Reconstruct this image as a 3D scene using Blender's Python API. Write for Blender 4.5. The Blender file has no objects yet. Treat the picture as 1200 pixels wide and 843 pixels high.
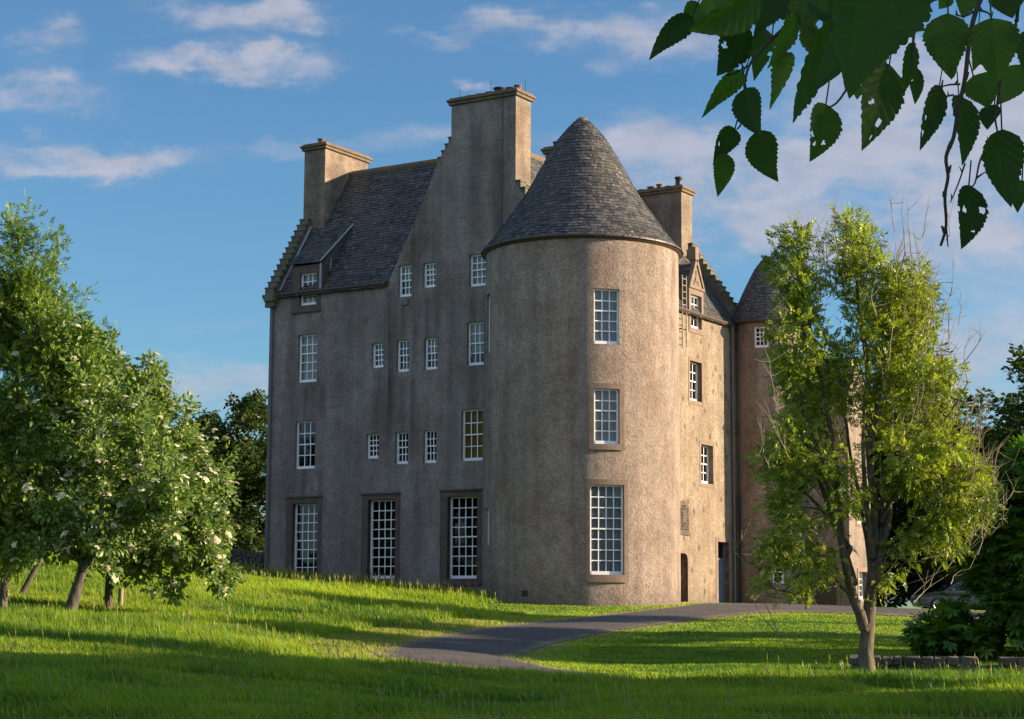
import bpy, bmesh, math, random
import numpy as np
from mathutils import Vector, Matrix
from mathutils.geometry import tessellate_polygon

# ------------------------------------------------------------------ camera, sky, sun
SC = bpy.context.scene
COL = SC.collection
SUN_EL, SUN_AZ = math.radians(14.1), 0.0          # sun low in the east: straight along +X
SKY_STRENGTH, SUN_STRENGTH, EXPOSURE = 0.055, 5.0, 1.2

cam_data = bpy.data.cameras.new('camera')
cam = bpy.data.objects.new('camera', cam_data)
COL.objects.link(cam)
pt, ro = math.radians(7.84), math.radians(0.30)
ax_r, ax_f, ax_u = Vector((1, 0, 0)), Vector((0, math.cos(pt), math.sin(pt))), Vector((0, -math.sin(pt), math.cos(pt)))
c_r = ax_r * math.cos(ro) + ax_u * math.sin(ro)
c_u = ax_u * math.cos(ro) - ax_r * math.sin(ro)
m3 = Matrix((c_r, c_u, -ax_f)).transposed()
cam.matrix_world = m3.to_4x4()                    # the eye is the origin of the world
cam_data.sensor_width = 36
cam_data.lens = 65.25
cam_data.clip_start = 0.05
cam_data.clip_end = 3000
SC.camera = cam

SC.render.engine = 'CYCLES'
SC.cycles.use_denoising = True
SC.cycles.max_bounces = 6
SC.cycles.diffuse_bounces = 3
SC.cycles.transparent_max_bounces = 8
SC.view_settings.view_transform = 'Standard'
SC.view_settings.look = 'None'
SC.view_settings.gamma = 1
SC.view_settings.exposure = EXPOSURE
SC.view_settings.use_curve_mapping = False


class NT:
    """small helper to write node trees"""
    def __init__(s, tree):
        s.t = tree
        s.t.nodes.clear()

    def n(s, typ, ins=None, **props):
        nd = s.t.nodes.new(typ)
        for k, v in props.items():
            setattr(nd, k, v)
        for k, v in (ins or {}).items():
            sock = nd.inputs[k]
            if hasattr(v, 'is_linked') or hasattr(v, 'links'):
                s.t.links.new(v, sock)
            else:
                sock.default_value = v
        return nd

    def math(s, op, a, b=0.0, c=0.0, clamp=False):
        nd = s.n('ShaderNodeMath', {0: a, 1: b, 2: c}, operation=op)
        nd.use_clamp = clamp
        return nd.outputs[0]

    def mix(s, f, a, b, typ='MIX'):
        nd = s.n('ShaderNodeMix', data_type='RGBA', blend_type=typ)
        for k, v in ((0, f), (6, a), (7, b)):
            if hasattr(v, 'links'):
                s.t.links.new(v, nd.inputs[k])
            else:
                nd.inputs[k].default_value = v if k == 0 or len(v) == 4 else (*v, 1)
        return nd.outputs[2]

    def ramp(s, v, lo, hi, a=0.0, b=1.0):
        nd = s.n('ShaderNodeMapRange', {0: v, 1: lo, 2: hi, 3: a, 4: b}, interpolation_type='SMOOTHSTEP')
        return nd.outputs[0]

    def noise(s, co, scale, detail=4, rough=.55, dist=0.0):
        return s.n('ShaderNodeTexNoise', {'Vector': co, 'Scale': scale, 'Detail': detail, 'Roughness': rough, 'Distortion': dist}).outputs[0]

    def map(s, co, scale=(1, 1, 1), loc=(0, 0, 0)):
        return s.n('ShaderNodeMapping', {'Vector': co, 'Scale': scale, 'Location': loc}).outputs[0]


world = bpy.data.worlds.new('World')
SC.world = world
world.use_nodes = True
w = NT(world.node_tree)
sky = w.n('ShaderNodeTexSky', sky_type='NISHITA', sun_disc=False)
sky.sun_elevation = SUN_EL
sky.sun_rotation = math.radians(90) - SUN_AZ
sky.altitude = 60
sky.air_density = 1.0
sky.dust_density = 0.6
sky.ozone_density = 2.0
dirv = w.n('ShaderNodeTexCoord').outputs['Generated']
sep = w.n('ShaderNodeSeparateXYZ', {0: dirv})
dy = w.math('MAXIMUM', sep.outputs[1], 0.05)
az = w.math('DIVIDE', sep.outputs[0], dy)
el = w.math('DIVIDE', sep.outputs[2], dy)
cco = w.n('ShaderNodeCombineXYZ', {0: az, 1: w.math('MULTIPLY', el, 1.9), 2: 0.3}).outputs[0]
cn = w.noise(cco, 13.0, 8, .58, .35)
cn2 = w.noise(cco, 30.0, 5, .6, .2)
cn = w.math('ADD', w.math('MULTIPLY', cn, .8), w.math('MULTIPLY', cn2, .2))
# soft cloud banks: (azimuth, elevation, half widths, weight)
BANKS = [(-.170, .330, .040, .012, .7), (-.115, .332, .025, .010, .55), (-.270, .318, .022, .010, .6), (-.250, .285, .040, .012, .75), (-.245, .245, .055, .010, .9), (-.275, .252, .03, .010, .6),
         (-.178, .305, .032, .007, .7), (-.125, .302, .030, .008, .85), (-.135, .255, .03, .006, .4), (.005, .326, .035, .010, .65), (.070, .320, .040, .016, .7), (-.030, .289, .009, .006, .8), (-.055, .318, .02, .008, .5),
         (-.06, .262, .05, .010, .35), (.075, .262, .04, .016, .55), (.10, .236, .060, .020, .75), (.19, .235, .075, .030, .85), (.24, .210, .06, .030, .7), (.15, .205, .05, .016, .6), (.28, .28, .06, .045, .7), (.20, .29, .04, .03, .5),
         (-.175, .125, .05, .014, .6), (-.25, .10, .05, .012, .5), (.27, .150, .05, .022, .55), (.25, .125, .06, .014, .5), (-.15, .155, .03, .006, .35)]
wn1 = w.noise(cco, 16.0, 4, .6)
wn2 = w.noise(w.map(cco, (1, 1, 1), (3.3, 1.7, 0)), 22.0, 4, .6)
az_w = w.math('ADD', az, w.math('MULTIPLY', w.math('SUBTRACT', wn1, .5), .10))
el_w = w.math('ADD', el, w.math('MULTIPLY', w.math('SUBTRACT', wn2, .5), .045))
tot = None
for (a, e, wa, we, wt) in BANKS:
    q = w.math('ADD', w.math('POWER', w.math('DIVIDE', w.math('SUBTRACT', az_w, a), wa), 2.0),
               w.math('POWER', w.math('DIVIDE', w.math('SUBTRACT', el_w, e), we), 2.0))
    g = w.math('MULTIPLY', w.math('EXPONENT', w.math('MULTIPLY', q, -0.8)), wt)
    tot = g if tot is None else w.math('ADD', tot, g)
cl = w.ramp(w.math('MULTIPLY', w.math('MINIMUM', tot, .8), w.math('ADD', w.math('MULTIPLY', cn, 3.4), -.95)), .08, .72)
shade = w.ramp(cn2, .3, .7, 0.85, 1.0)
skyc = w.mix(1.0, sky.outputs[0], (.77, 1.12, 1.37, 1), 'MULTIPLY')
cloud_col = w.mix(1.0, (4.5, 4.5, 5.2, 1), w.n('ShaderNodeCombineXYZ', {0: shade, 1: shade, 2: shade}).outputs[0], 'MULTIPLY')
fin = w.mix(w.math('MULTIPLY', cl, .80), skyc, cloud_col)
# unseen bright cloud behind the camera, added as fill light for the shaded walls
bn = w.noise(dirv, 2.6, 6, .6, .4)
bk = w.math('MULTIPLY', w.ramp(bn, .40, .56), w.math('MULTIPLY', w.ramp(sep.outputs[1], -.02, -.30), w.ramp(sep.outputs[2], .0, .12)))
fin = w.mix(w.math('MULTIPLY', bk, .85), fin, (5.6, 6.6, 9.3, 1))
bg = w.n('ShaderNodeBackground', {'Color': fin, 'Strength': SKY_STRENGTH})
w.t.links.new(bg.outputs[0], w.n('ShaderNodeOutputWorld').inputs[0])

sun_d = bpy.data.lights.new('sun', 'SUN')
sun_d.energy = SUN_STRENGTH
sun_d.angle = math.radians(0.5)
sun_d.color = (1.0, 0.80, 0.57)
sun = bpy.data.objects.new('sun', sun_d)
COL.objects.link(sun)
sdir = Vector((math.cos(SUN_AZ) * math.cos(SUN_EL), math.sin(SUN_AZ) * math.cos(SUN_EL), math.sin(SUN_EL)))
sun.rotation_euler = sdir.to_track_quat('Z', 'Y').to_euler()
sun.location = (60, 20, 40)

RNG = np.random.default_rng(7)
random.seed(7)


# ------------------------------------------------------------------ materials
def material(name, fn):
    m = bpy.data.materials.new(name)
    m.use_nodes = True
    t = NT(m.node_tree)
    sh = fn(t)
    t.t.links.new(sh, t.n('ShaderNodeOutputMaterial').inputs[0])
    return m


def P(t, color, rough=.8, bump=None, strength=.5, dist=.02, **kw):
    ins = {'Base Color': color, 'Roughness': rough}
    ins.update(kw)
    if bump is not None:
        ins['Normal'] = t.n('ShaderNodeBump', {'Height': bump, 'Strength': strength, 'Distance': dist}).outputs[0]
    return t.n('ShaderNodeBsdfPrincipled', ins).outputs[0]


def obj_co(t):
    return t.n('ShaderNodeTexCoord').outputs['Object']


def attr(t, name='tone'):
    return t.n('ShaderNodeAttribute', attribute_name=name).outputs['Fac']


def harl(c1, c2, spots=0.0, stain_u=None, soot=0.0):
    def fn(t):
        co = obj_co(t)
        big = t.noise(co, .45, 6, .6)
        streak = t.noise(t.map(co, (1.6, 1.6, .07)), 1.0, 6, .62)
        streak2 = t.noise(t.map(co, (4.5, 4.5, .18)), 1.0, 4, .6)
        mid = t.noise(co, 2.6, 5, .65)
        fine = t.noise(co, 11.0, 5, .72)
        grain = t.noise(co, 34.0, 3, .7)
        c = t.mix(t.ramp(big, .3, .7), (*c1, 1), (*c2, 1))
        val = t.math('ADD', t.math('MULTIPLY', t.ramp(streak, .32, .66), .30), .82)
        val = t.math('MULTIPLY', val, t.math('ADD', t.math('MULTIPLY', streak2, .24), .88))
        val = t.math('MULTIPLY', val, t.ramp(mid, .34, .66, .87, 1.11))
        val = t.math('MULTIPLY', val, t.ramp(fine, .36, .62, .76, 1.16))
        val = t.math('MULTIPLY', val, t.ramp(grain, .36, .64, .82, 1.14))
        patch = t.noise(t.map(co, (1, 1, .55), (3.1, 7.7, 1.9)), .75, 6, .65)
        c = t.mix(t.math('MULTIPLY', t.ramp(patch, .44, .64), .6), c, (c1[0] * .80, c1[1] * .70, c1[2] * .62, 1))
        sp = t.n('ShaderNodeSeparateXYZ', {0: co})
        if spots:
            v = t.n('ShaderNodeTexVoronoi', {'Vector': t.map(co, (1, 1, .8)), 'Scale': 1.75, 'Randomness': .75}).outputs['Distance']
            val = t.math('MULTIPLY', val, t.ramp(v, .06, .30, 1 - spots, 1.0))
        if stain_u:
            for (u0, wd, zt, ln, st) in stain_u:
                q = t.math('EXPONENT', t.math('MULTIPLY', t.math('POWER', t.math('DIVIDE', t.math('SUBTRACT', sp.outputs[0], u0), wd), 2), -1))
                ext = t.math('MULTIPLY', t.ramp(sp.outputs[2], zt - ln, zt - ln * .3), t.ramp(sp.outputs[2], zt, zt + .3, 1, 0))
                k = t.math('MULTIPLY', t.math('MULTIPLY', q, ext), t.ramp(streak2, .25, .6))
                val = t.math('MULTIPLY', val, t.math('SUBTRACT', 1, t.math('MULTIPLY', k, st)))
        damp = t.math('ADD', t.math('MULTIPLY', mid, 1.0), sp.outputs[2])
        val = t.math('MULTIPLY', val, t.ramp(damp, .9, 2.0, .72, 1))
        vv = t.n('ShaderNodeCombineXYZ', {0: val, 1: val, 2: val}).outputs[0]
        c = t.mix(1.0, c, vv, 'MULTIPLY')
        if soot:
            c = t.mix(t.math('MULTIPLY', t.ramp(t.noise(co, .9, 4), .42, .6), soot), c, (.03, .035, .035, 1))
        h = t.math('ADD', t.math('ADD', t.math('MULTIPLY', fine, 1.0), t.math('MULTIPLY', grain, .45)), t.math('MULTIPLY', mid, .8))
        return P(t, c, .92, h, .9, .06)
    return fn


def stone(c1, c2, scale=3.0, lichen=0.0, lc=(.30, .19, .05)):
    def fn(t):
        co = obj_co(t)
        a = t.noise(co, scale, 5, .6)
        f = t.noise(co, 22.0, 4, .7)
        c = t.mix(t.ramp(a, .3, .7), (*c1, 1), (*c2, 1))
        v = t.math('ADD', t.math('MULTIPLY', f, .7), .65)
        c = t.mix(1.0, c, t.n('ShaderNodeCombineXYZ', {0: v, 1: v, 2: v}).outputs[0], 'MULTIPLY')
        if lichen:
            c = t.mix(t.math('MULTIPLY', t.ramp(t.noise(co, 2.2, 5, .7), .45, .62), lichen), c, (*lc, 1))
        return P(t, c, .88, f, .5, .02)
    return fn


def slate_fn(t):
    co = obj_co(t)
    tone = attr(t)
    c = t.mix(tone, (.022, .024, .028, 1), (.125, .115, .102, 1))
    big = t.ramp(t.noise(t.map(co, (1, 1, .5)), .8, 5, .6), .35, .7)
    c = t.mix(t.math('MULTIPLY', big, .45), c, (.105, .085, .058, 1))
    moss = t.ramp(t.noise(co, 1.6, 5, .7), .58, .72)
    c = t.mix(t.math('MULTIPLY', moss, .55), c, (.075, .080, .030, 1))
    lich = t.ramp(t.noise(co, 7.5, 4, .6), .59, .67)
    c = t.mix(t.math('MULTIPLY', lich, .6), c, (.34, .33, .29, 1))
    return P(t, c, t.ramp(tone, 0, 1, .5, .75), t.noise(co, 26.0, 4, .7), .7, .02)


def paint(c, rough=.45, var=.12):
    def fn(t):
        co = obj_co(t)
        v = t.math('ADD', t.math('MULTIPLY', t.noise(co, 5.0, 4), var * 2), 1 - var)
        cc = t.mix(1.0, (*c, 1), t.n('ShaderNodeCombineXYZ', {0: v, 1: v, 2: v}).outputs[0], 'MULTIPLY')
        return P(t, cc, rough)
    return fn


def glass_fn(t):
    co = obj_co(t)
    nrm = t.n('ShaderNodeBump', {'Height': t.noise(co, 3.2, 2, .4), 'Strength': .06, 'Distance': .05}).outputs[0]
    tr = t.n('ShaderNodeBsdfTransparent', {0: (.80, .84, .82, 1)}).outputs[0]
    gl = t.n('ShaderNodeBsdfGlossy', {'Color': (.95, .95, .95, 1), 'Roughness': .02, 'Normal': nrm}).outputs[0]
    f = t.n('ShaderNodeFresnel', {'IOR': 1.5}).outputs[0]
    return t.n('ShaderNodeMixShader', {0: f, 1: tr, 2: gl}).outputs[0]


def bark(c1, c2, sc=6.0):
    def fn(t):
        co = obj_co(t)
        a = t.noise(t.map(co, (1, 1, .22)), sc * 2, 5, .65)
        b = t.noise(co, 1.4, 4)
        c = t.mix(t.ramp(a, .3, .7), (*c1, 1), (*c2, 1))
        c = t.mix(t.math('MULTIPLY', t.ramp(b, .5, .68), .5), c, (.10, .11, .045, 1))
        return P(t, c, .9, a, .8, .03)
    return fn


def leaf(dark, light, trans=.35, rough=.45, back=None):
    def fn(t):
        tone = attr(t)
        geo = t.n('ShaderNodeNewGeometry')
        c = t.mix(tone, (*dark, 1), (*light, 1))
        if back:
            c = t.mix(geo.outputs['Backfacing'], c, (*back, 1))
        d = P(t, c, rough, **{'Specular IOR Level': .35})
        tc = t.mix(1.0, c, (1.35, 1.5, .55, 1), 'MULTIPLY')
        tl = t.n('ShaderNodeBsdfTranslucent', {0: tc}).outputs[0]
        return t.n('ShaderNodeMixShader', {0: trans, 1: d, 2: tl}).outputs[0]
    return fn


M = {}
SILLS = [(u + du, .16, zz, 2.0 + .5 * k, .38) for k, (u, zz, hw) in enumerate([(-12.0, 9.3, .45), (-12.0, 5.8, .45), (-7.15, 12.4, .3), (-6.0, 12.7, .25), (-3.75, 12.5, .3), (-8.45, 9.65, .25), (-7.2, 9.4, .25)]) for du in (-hw, hw)]
M['harl_main'] = material('grey_brown_harling', harl((.225, .186, .162), (.305, .256, .222),
                          stain_u=[(-8.15, .32, 13.1, 9.5, .55), (-7.0, .5, 18.5, 9.0, .45), (-4.0, .35, 19.5, 6.0, .35), (-2.9, .3, 18, 7, .3), (-10.0, .5, 13.0, 5, .2), (-13.2, .25, 12.5, 6, .3), (-5.0, .22, 12.4, 6, .35)] + SILLS))
M['harl_tower'] = material('warm_harling', harl((.285, .215, .165), (.345, .265, .205)))
M['harl_entrance'] = material('patched_harling', harl((.285, .220, .155), (.34, .265, .185), spots=.55))
M['harl_pink'] = material('pinkish_harling', harl((.24, .185, .145), (.30, .235, .185)))
M['harl_chimney'] = material('sooty_harling', harl((.255, .19, .13), (.31, .23, .165), soot=.35))
M['stone_brown'] = material('brown_sandstone', stone((.085, .060, .046), (.135, .095, .072)))
M['stone_warm'] = material('warm_sandstone', stone((.175, .122, .085), (.24, .168, .12)))
M['stone_cap'] = material('lichened_sandstone', stone((.085, .07, .052), (.155, .122, .085), lichen=.75, lc=(.21, .13, .035)))
M['stone_step'] = material('mossy_sandstone', stone((.085, .08, .055), (.16, .14, .10), lichen=.5, lc=(.13, .12, .035)))
M['stone_dry'] = material('fieldstone', stone((.05, .042, .034), (.15, .122, .095), scale=1.6, lichen=.3, lc=(.10, .11, .05)))
M['slate'] = material('old_slate', slate_fn)
M['lead'] = material('lead_flashing', paint((.30, .31, .33), .5, .2))
M['white'] = material('white_sash_paint', paint((.86, .86, .85), .4, .04))
M['glass'] = material('window_glass', glass_fn)
M['blind'] = material('grey_blind', paint((.42, .43, .42), .9, .1))
M['curtain'] = material('pale_curtain', paint((.55, .53, .47), .9, .15))
M['gold_reflection'] = material('ochre_reflection', paint((.40, .25, .06), .9, .15))  # ochre sheet that paints sunlit trees reflected in one west window
M['iron'] = material('dark_cast_iron', paint((.035, .033, .03), .5, .2))
M['iron_grey'] = material('weathered_grey_pipe', paint((.13, .125, .12), .55, .2))
M['gutter'] = material('brown_gutter', paint((.075, .045, .03), .5, .2))
M['copper'] = material('green_copper', paint((.06, .12, .10), .6, .2))
M['clay'] = material('clay_pot', paint((.20, .095, .06), .85, .3))
M['clay_dark'] = material('sooty_clay_pot', paint((.045, .04, .04), .85, .3))
M['door_brown'] = material('brown_door_wood', stone((.075, .035, .02), (.12, .06, .035)))
M['door_blue'] = material('blue_grey_door_paint', paint((.10, .13, .18), .45, .1))
M['ladder_wood'] = material('weathered_ladder_wood', paint((.26, .22, .17), .8, .25))
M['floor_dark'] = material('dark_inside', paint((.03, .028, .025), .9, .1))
M['bark_ash'] = material('ash_bark', bark((.065, .052, .033), (.19, .15, .095)))
M['bark_dark'] = material('dark_bark', bark((.045, .036, .026), (.12, .098, .07)))
M['bark_pale'] = material('pale_dead_twig', bark((.20, .16, .105), (.33, .27, .18)))
M['leaf_ash'] = material('ash_leaf', leaf((.045, .10, .010), (.43, .47, .055), .37))
M['leaf_rowan'] = material('rowan_leaf', leaf((.03, .085, .010), (.26, .36, .045), .32))
M['leaf_whitebeam'] = material('whitebeam_leaf', leaf((.03, .085, .010), (.30, .40, .055), .32, .42, (.19, .27, .10)))
M['leaf_sycamore'] = material('sycamore_leaf', leaf((.030, .085, .010), (.14, .27, .025), .36))
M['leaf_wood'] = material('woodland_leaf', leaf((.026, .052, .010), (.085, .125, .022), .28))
M['leaf_birch'] = material('birch_leaf', leaf((.030, .075, .012), (.065, .125, .022), .33, .38))
M['blossom'] = material('cream_blossom', leaf((.50, .43, .28), (.68, .62, .46), .2, .8))
M['yellow'] = material('yellow_petal', paint((.75, .55, .02), .5, .05))


# ------------------------------------------------------------------ mesh builder
class MB:
    def __init__(s):
        s.v, s.f, s.tone, s.uv = [], [], [], []

    def face(s, pts, tone=None):
        i = len(s.v)
        s.v += [tuple(p) for p in pts]
        s.f.append(tuple(range(i, i + len(pts))))
        s.tone.append(random.random() if tone is None else tone)

    def quads(s, ring_a, ring_b, close=True, tone=.5):
        """strip between two rings of equal length"""
        i = len(s.v)
        n = len(ring_a)
        s.v += [tuple(p) for p in ring_a] + [tuple(p) for p in ring_b]
        for k in range(n if close else n - 1):
            j = (k + 1) % n
            s.f.append((i + k, i + j, i + n + j, i + n + k))
            s.tone.append(tone)

    def hexa(s, p, tone=.5):
        """p: 8 corners, bottom 4 then top 4"""
        i = len(s.v)
        s.v += [tuple(q) for q in p]
        for f in ((3, 2, 1, 0), (4, 5, 6, 7), (0, 1, 5, 4), (1, 2, 6, 5), (2, 3, 7, 6), (3, 0, 4, 7)):
            s.f.append(tuple(i + k for k in f))
            s.tone.append(tone)

    def box(s, x0, x1, y0, y1, z0, z1, mp=None, tone=.5):
        c = [(x0, y0, z0), (x1, y0, z0), (x1, y1, z0), (x0, y1, z0), (x0, y0, z1), (x1, y0, z1), (x1, y1, z1), (x0, y1, z1)]
        s.hexa([mp(*q) for q in c] if mp else c, tone)

    def tube(s, pts, radii, n=8, cap=True):
        pts = [Vector(p) for p in pts]
        if not hasattr(radii, '__len__'):
            radii = [radii] * len(pts)
        base = len(s.v)
        up = None
        for k, p in enumerate(pts):
            d = (pts[min(k + 1, len(pts) - 1)] - pts[max(k - 1, 0)])
            d = d.normalized() if d.length > 1e-9 else Vector((0, 0, 1))
            if up is None:
                up = Vector((1, 0, 0)) if abs(d.x) < .8 else Vector((0, 1, 0))
            a = (up - d * up.dot(d)).normalized()
            b = d.cross(a)
            up = a
            for q in range(n):
                t = 2 * math.pi * q / n
                s.v.append(tuple(p + (a * math.cos(t) + b * math.sin(t)) * radii[k]))
        for k in range(len(pts) - 1):
            for q in range(n):
                j = (q + 1) % n
                s.f.append((base + k * n + q, base + k * n + j, base + (k + 1) * n + j, base + (k + 1) * n + q))
                s.tone.append(.5)
        if cap:
            s.f.append(tuple(base + q for q in range(n))[::-1])
            s.f.append(tuple(base + (len(pts) - 1) * n + q for q in range(n)))
            s.tone += [.5, .5]

    def lathe(s, prof, cx, cy, n=24, a0=0, a1=2 * math.pi):
        full = abs(a1 - a0 - 2 * math.pi) < 1e-6
        m = n if full else n + 1
        rings = [[(cx + r * math.sin(a0 + (a1 - a0) * k / n), cy - r * math.cos(a0 + (a1 - a0) * k / n), z) for k in range(m)] for r, z in prof]
        base = len(s.v)
        for r in rings:
            s.v += r
        for i in range(len(rings) - 1):
            for k in range(m if full else m - 1):
                j = (k + 1) % m
                s.f.append((base + i * m + k, base + i * m + j, base + (i + 1) * m + j, base + (i + 1) * m + k))
                s.tone.append(.5)

    def poly(s, outer, holes, mp):
        """flat polygon with holes in a plane; mp(a, z) -> xyz"""
        loops = [[Vector((a, z, 0)) for a, z in lp] for lp in [outer] + holes]
        flat = [p for lp in loops for p in lp]
        i = len(s.v)
        s.v += [tuple(mp(p.x, p.y)) for p in flat]
        for tri in tessellate_polygon(loops):
            s.f.append(tuple(i + k for k in tri))
            s.tone.append(.5)

    def build(s, name, mat, parent=None, smooth=False, bevel=0.0, merge=False, autosmooth=False):
        me = bpy.data.meshes.new(name)
        top = parent
        while top is not None and top.parent:
            top = top.parent
        if top is not None and top.name == 'tower_house':
            s.v = [(x * CAM_SCALE, y * CAM_SCALE, z * CAM_SCALE) for x, y, z in s.v]
        me.from_pydata(s.v, [], s.f)
        at = me.attributes.new('tone', 'FLOAT', 'FACE')
        at.data.foreach_set('value', np.array(s.tone, dtype=np.float32))
        me.materials.append(mat)
        if merge:
            b = bmesh.new()
            b.from_mesh(me)
            bmesh.ops.remove_doubles(b, verts=b.verts, dist=.0005)
            bmesh.ops.recalc_face_normals(b, faces=b.faces)
            b.to_mesh(me)
            b.free()
        if smooth:
            me.polygons.foreach_set('use_smooth', [True] * len(me.polygons))
        me.update()
        o = bpy.data.objects.new(name, me)
        COL.objects.link(o)
        if parent:
            o.parent = parent
        if bevel:
            bv = o.modifiers.new('bevel', 'BEVEL')
            bv.width = bevel
            bv.segments = 2
            bv.limit_method = 'ANGLE'
        return o


def np_mesh(name, verts, faces, tone, mat, parent=None, smooth=False):
    """mesh from numpy: faces is an (n, k) array"""
    me = bpy.data.meshes.new(name)
    nf, k = faces.shape
    me.vertices.add(len(verts))
    me.vertices.foreach_set('co', verts.astype(np.float32).ravel())
    me.loops.add(nf * k)
    me.loops.foreach_set('vertex_index', faces.astype(np.int32).ravel())
    me.polygons.add(nf)
    me.polygons.foreach_set('loop_start', np.arange(0, nf * k, k, dtype=np.int32))
    me.polygons.foreach_set('loop_total', np.full(nf, k, dtype=np.int32))
    if smooth:
        me.polygons.foreach_set('use_smooth', np.ones(nf, dtype=bool))
    at = me.attributes.new('tone', 'FLOAT', 'FACE')
    at.data.foreach_set('value', tone.astype(np.float32))
    me.materials.append(mat)
    me.update(calc_edges=True)
    o = bpy.data.objects.new(name, me)
    COL.objects.link(o)
    if parent:
        o.parent = parent
    return o


def tag(o, label=None, cat=None, group=None, kind=None):
    for k, v in (('label', label), ('category', cat), ('group', group), ('kind', kind)):
        if v:
            o[k] = v
    return o


def empty(name, loc, rz=0.0):
    o = bpy.data.objects.new(name, None)
    o.empty_display_size = .3
    COL.objects.link(o)
    o.location = loc
    o.rotation_euler = (0, 0, rz)
    return o


# ------------------------------------------------------------------ the ground
def terrain(X, Y):
    X = np.asarray(X, float)
    Y = np.asarray(Y, float)
    yk = [-60, 0, 20, 28, 35, 42, 46, 53, 60, 65, 68, 75, 90, 150, 600]
    zk = [-1.7, -1.62, -1.5, -1.38, -1.27, -1.12, -1.0, -.65, -.15, .25, .42, .5, .55, .6, .6]
    g = np.zeros(np.broadcast(X, Y).shape)
    for d, wt in ((-3, .15), (-1.5, .2), (0, .3), (1.5, .2), (3, .15)):
        g = g + wt * np.interp(Y + d, yk, zk)
    s = np.interp(Y, [0, 25, 45, 70, 200], [.02, .06, .095, .1, .1])
    sp = np.log1p(np.exp(-np.clip(X, -60, 20) / 1.2)) * 1.2
    sp = np.where(sp > 18, 18 + (sp - 18) * .3, sp)
    sr = np.minimum(np.log1p(np.exp(np.clip(X - 9.5, -30, 30))), 14)
    und = .035 * np.sin(X * .9 + 1.3 * np.sin(Y * .23)) * np.sin(Y * .55 + .7) * np.clip((62 - Y) / 20, 0, 1)
    return g + s * sp - .028 * sr * np.clip((Y - 40) / 25, 0, 1) + und


def tz(x, y):
    return float(terrain(np.array([x]), np.array([y]))[0])


ROAD_OUT = [(30, 66.5), (20, 69), (15, 70.5), (11.5, 72), (9.6, 75), (8.6, 74), (7.2, 72.2), (6.6, 68.0), (5.6, 65.6), (4.39, 63.65), (2.24, 60.4), (.04, 57.0), (-1.72, 51.7), (-2.83, 45.0),
            (-2.96, 40.4), (-2.6, 39.35), (-1.93, 39.2), (-.84, 38.5), (.37, 37.2), (1.64, 35.3), (2.75, 33.2), (4.18, 30.5), (6.17, 27.1), (12, 19)]
ROAD_IN = [(30, 59.0), (20, 61), (15, 63.0), (9.66, 64.6), (7.1, 61.96), (4.85, 58.7), (2.53, 54.8), (.94, 49.6), (.18, 45.0), (.1, 43.5), (.32, 41.9), (1.43, 38.5), (2.7, 34.9),
           (4.35, 32.0), (6.43, 28.5), (12.5, 20.4)]
ROAD = np.array(ROAD_OUT + ROAD_IN[::-1])


def smooth_line(pts, it=2):
    p = np.array(pts, float)
    for _ in range(it):
        q = np.empty((2 * len(p) - 2, 2))
        q[0::2] = .75 * p[:-1] + .25 * p[1:]
        q[1::2] = .25 * p[:-1] + .75 * p[1:]
        p = np.vstack([p[:1], q, p[-1:]])
    return p


RO, RI = smooth_line(ROAD_OUT), smooth_line(ROAD_IN)
ROADP = np.vstack([RO, RI[::-1]])


def inside(poly, X, Y):
    r = np.zeros(len(X), bool)
    x0, y0 = poly[-1]
    for x1, y1 in poly:
        c = ((y1 > Y) != (y0 > Y)) & (X < (x0 - x1) * (Y - y1) / (y0 - y1 + 1e-12) + x1)
        r ^= c
        x0, y0 = x1, y1
    return r


def dist_poly(poly, X, Y):
    d = np.full(len(X), 1e9)
    for (x0, y0), (x1, y1) in zip(poly, np.roll(poly, -1, 0)):
        vx, vy = x1 - x0, y1 - y0
        t = np.clip(((X - x0) * vx + (Y - y0) * vy) / (vx * vx + vy * vy + 1e-12), 0, 1)
        d = np.minimum(d, np.hypot(X - x0 - t * vx, Y - y0 - t * vy))
    return d


def grass_ground_fn(t):
    co = t.n('ShaderNodeNewGeometry').outputs['Position']
    big = t.noise(co, .22, 5, .6)
    mid = t.noise(co, 1.7, 5, .65)
    fine = t.noise(co, 18.0, 4, .75)
    c = t.mix(t.ramp(big, .3, .7), (.065, .125, .012, 1), (.145, .195, .020, 1))
    c = t.mix(t.math('MULTIPLY', t.ramp(mid, .45, .7), .45), c, (.20, .21, .04, 1))
    dry = attr(t, 'dry')
    c = t.mix(t.math('MULTIPLY', dry, t.ramp(mid, .3, .55)), c, (.30, .215, .085, 1))
    v = t.math('ADD', t.math('MULTIPLY', fine, 1.0), .5)
    c = t.mix(1.0, c, t.n('ShaderNodeCombineXYZ', {0: v, 1: v, 2: v}).outputs[0], 'MULTIPLY')
    h = t.math('ADD', fine, t.math('MULTIPLY', t.noise(co, 5.0, 4), 1.2))
    return P(t, c, .9, h, .9, .06)


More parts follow.
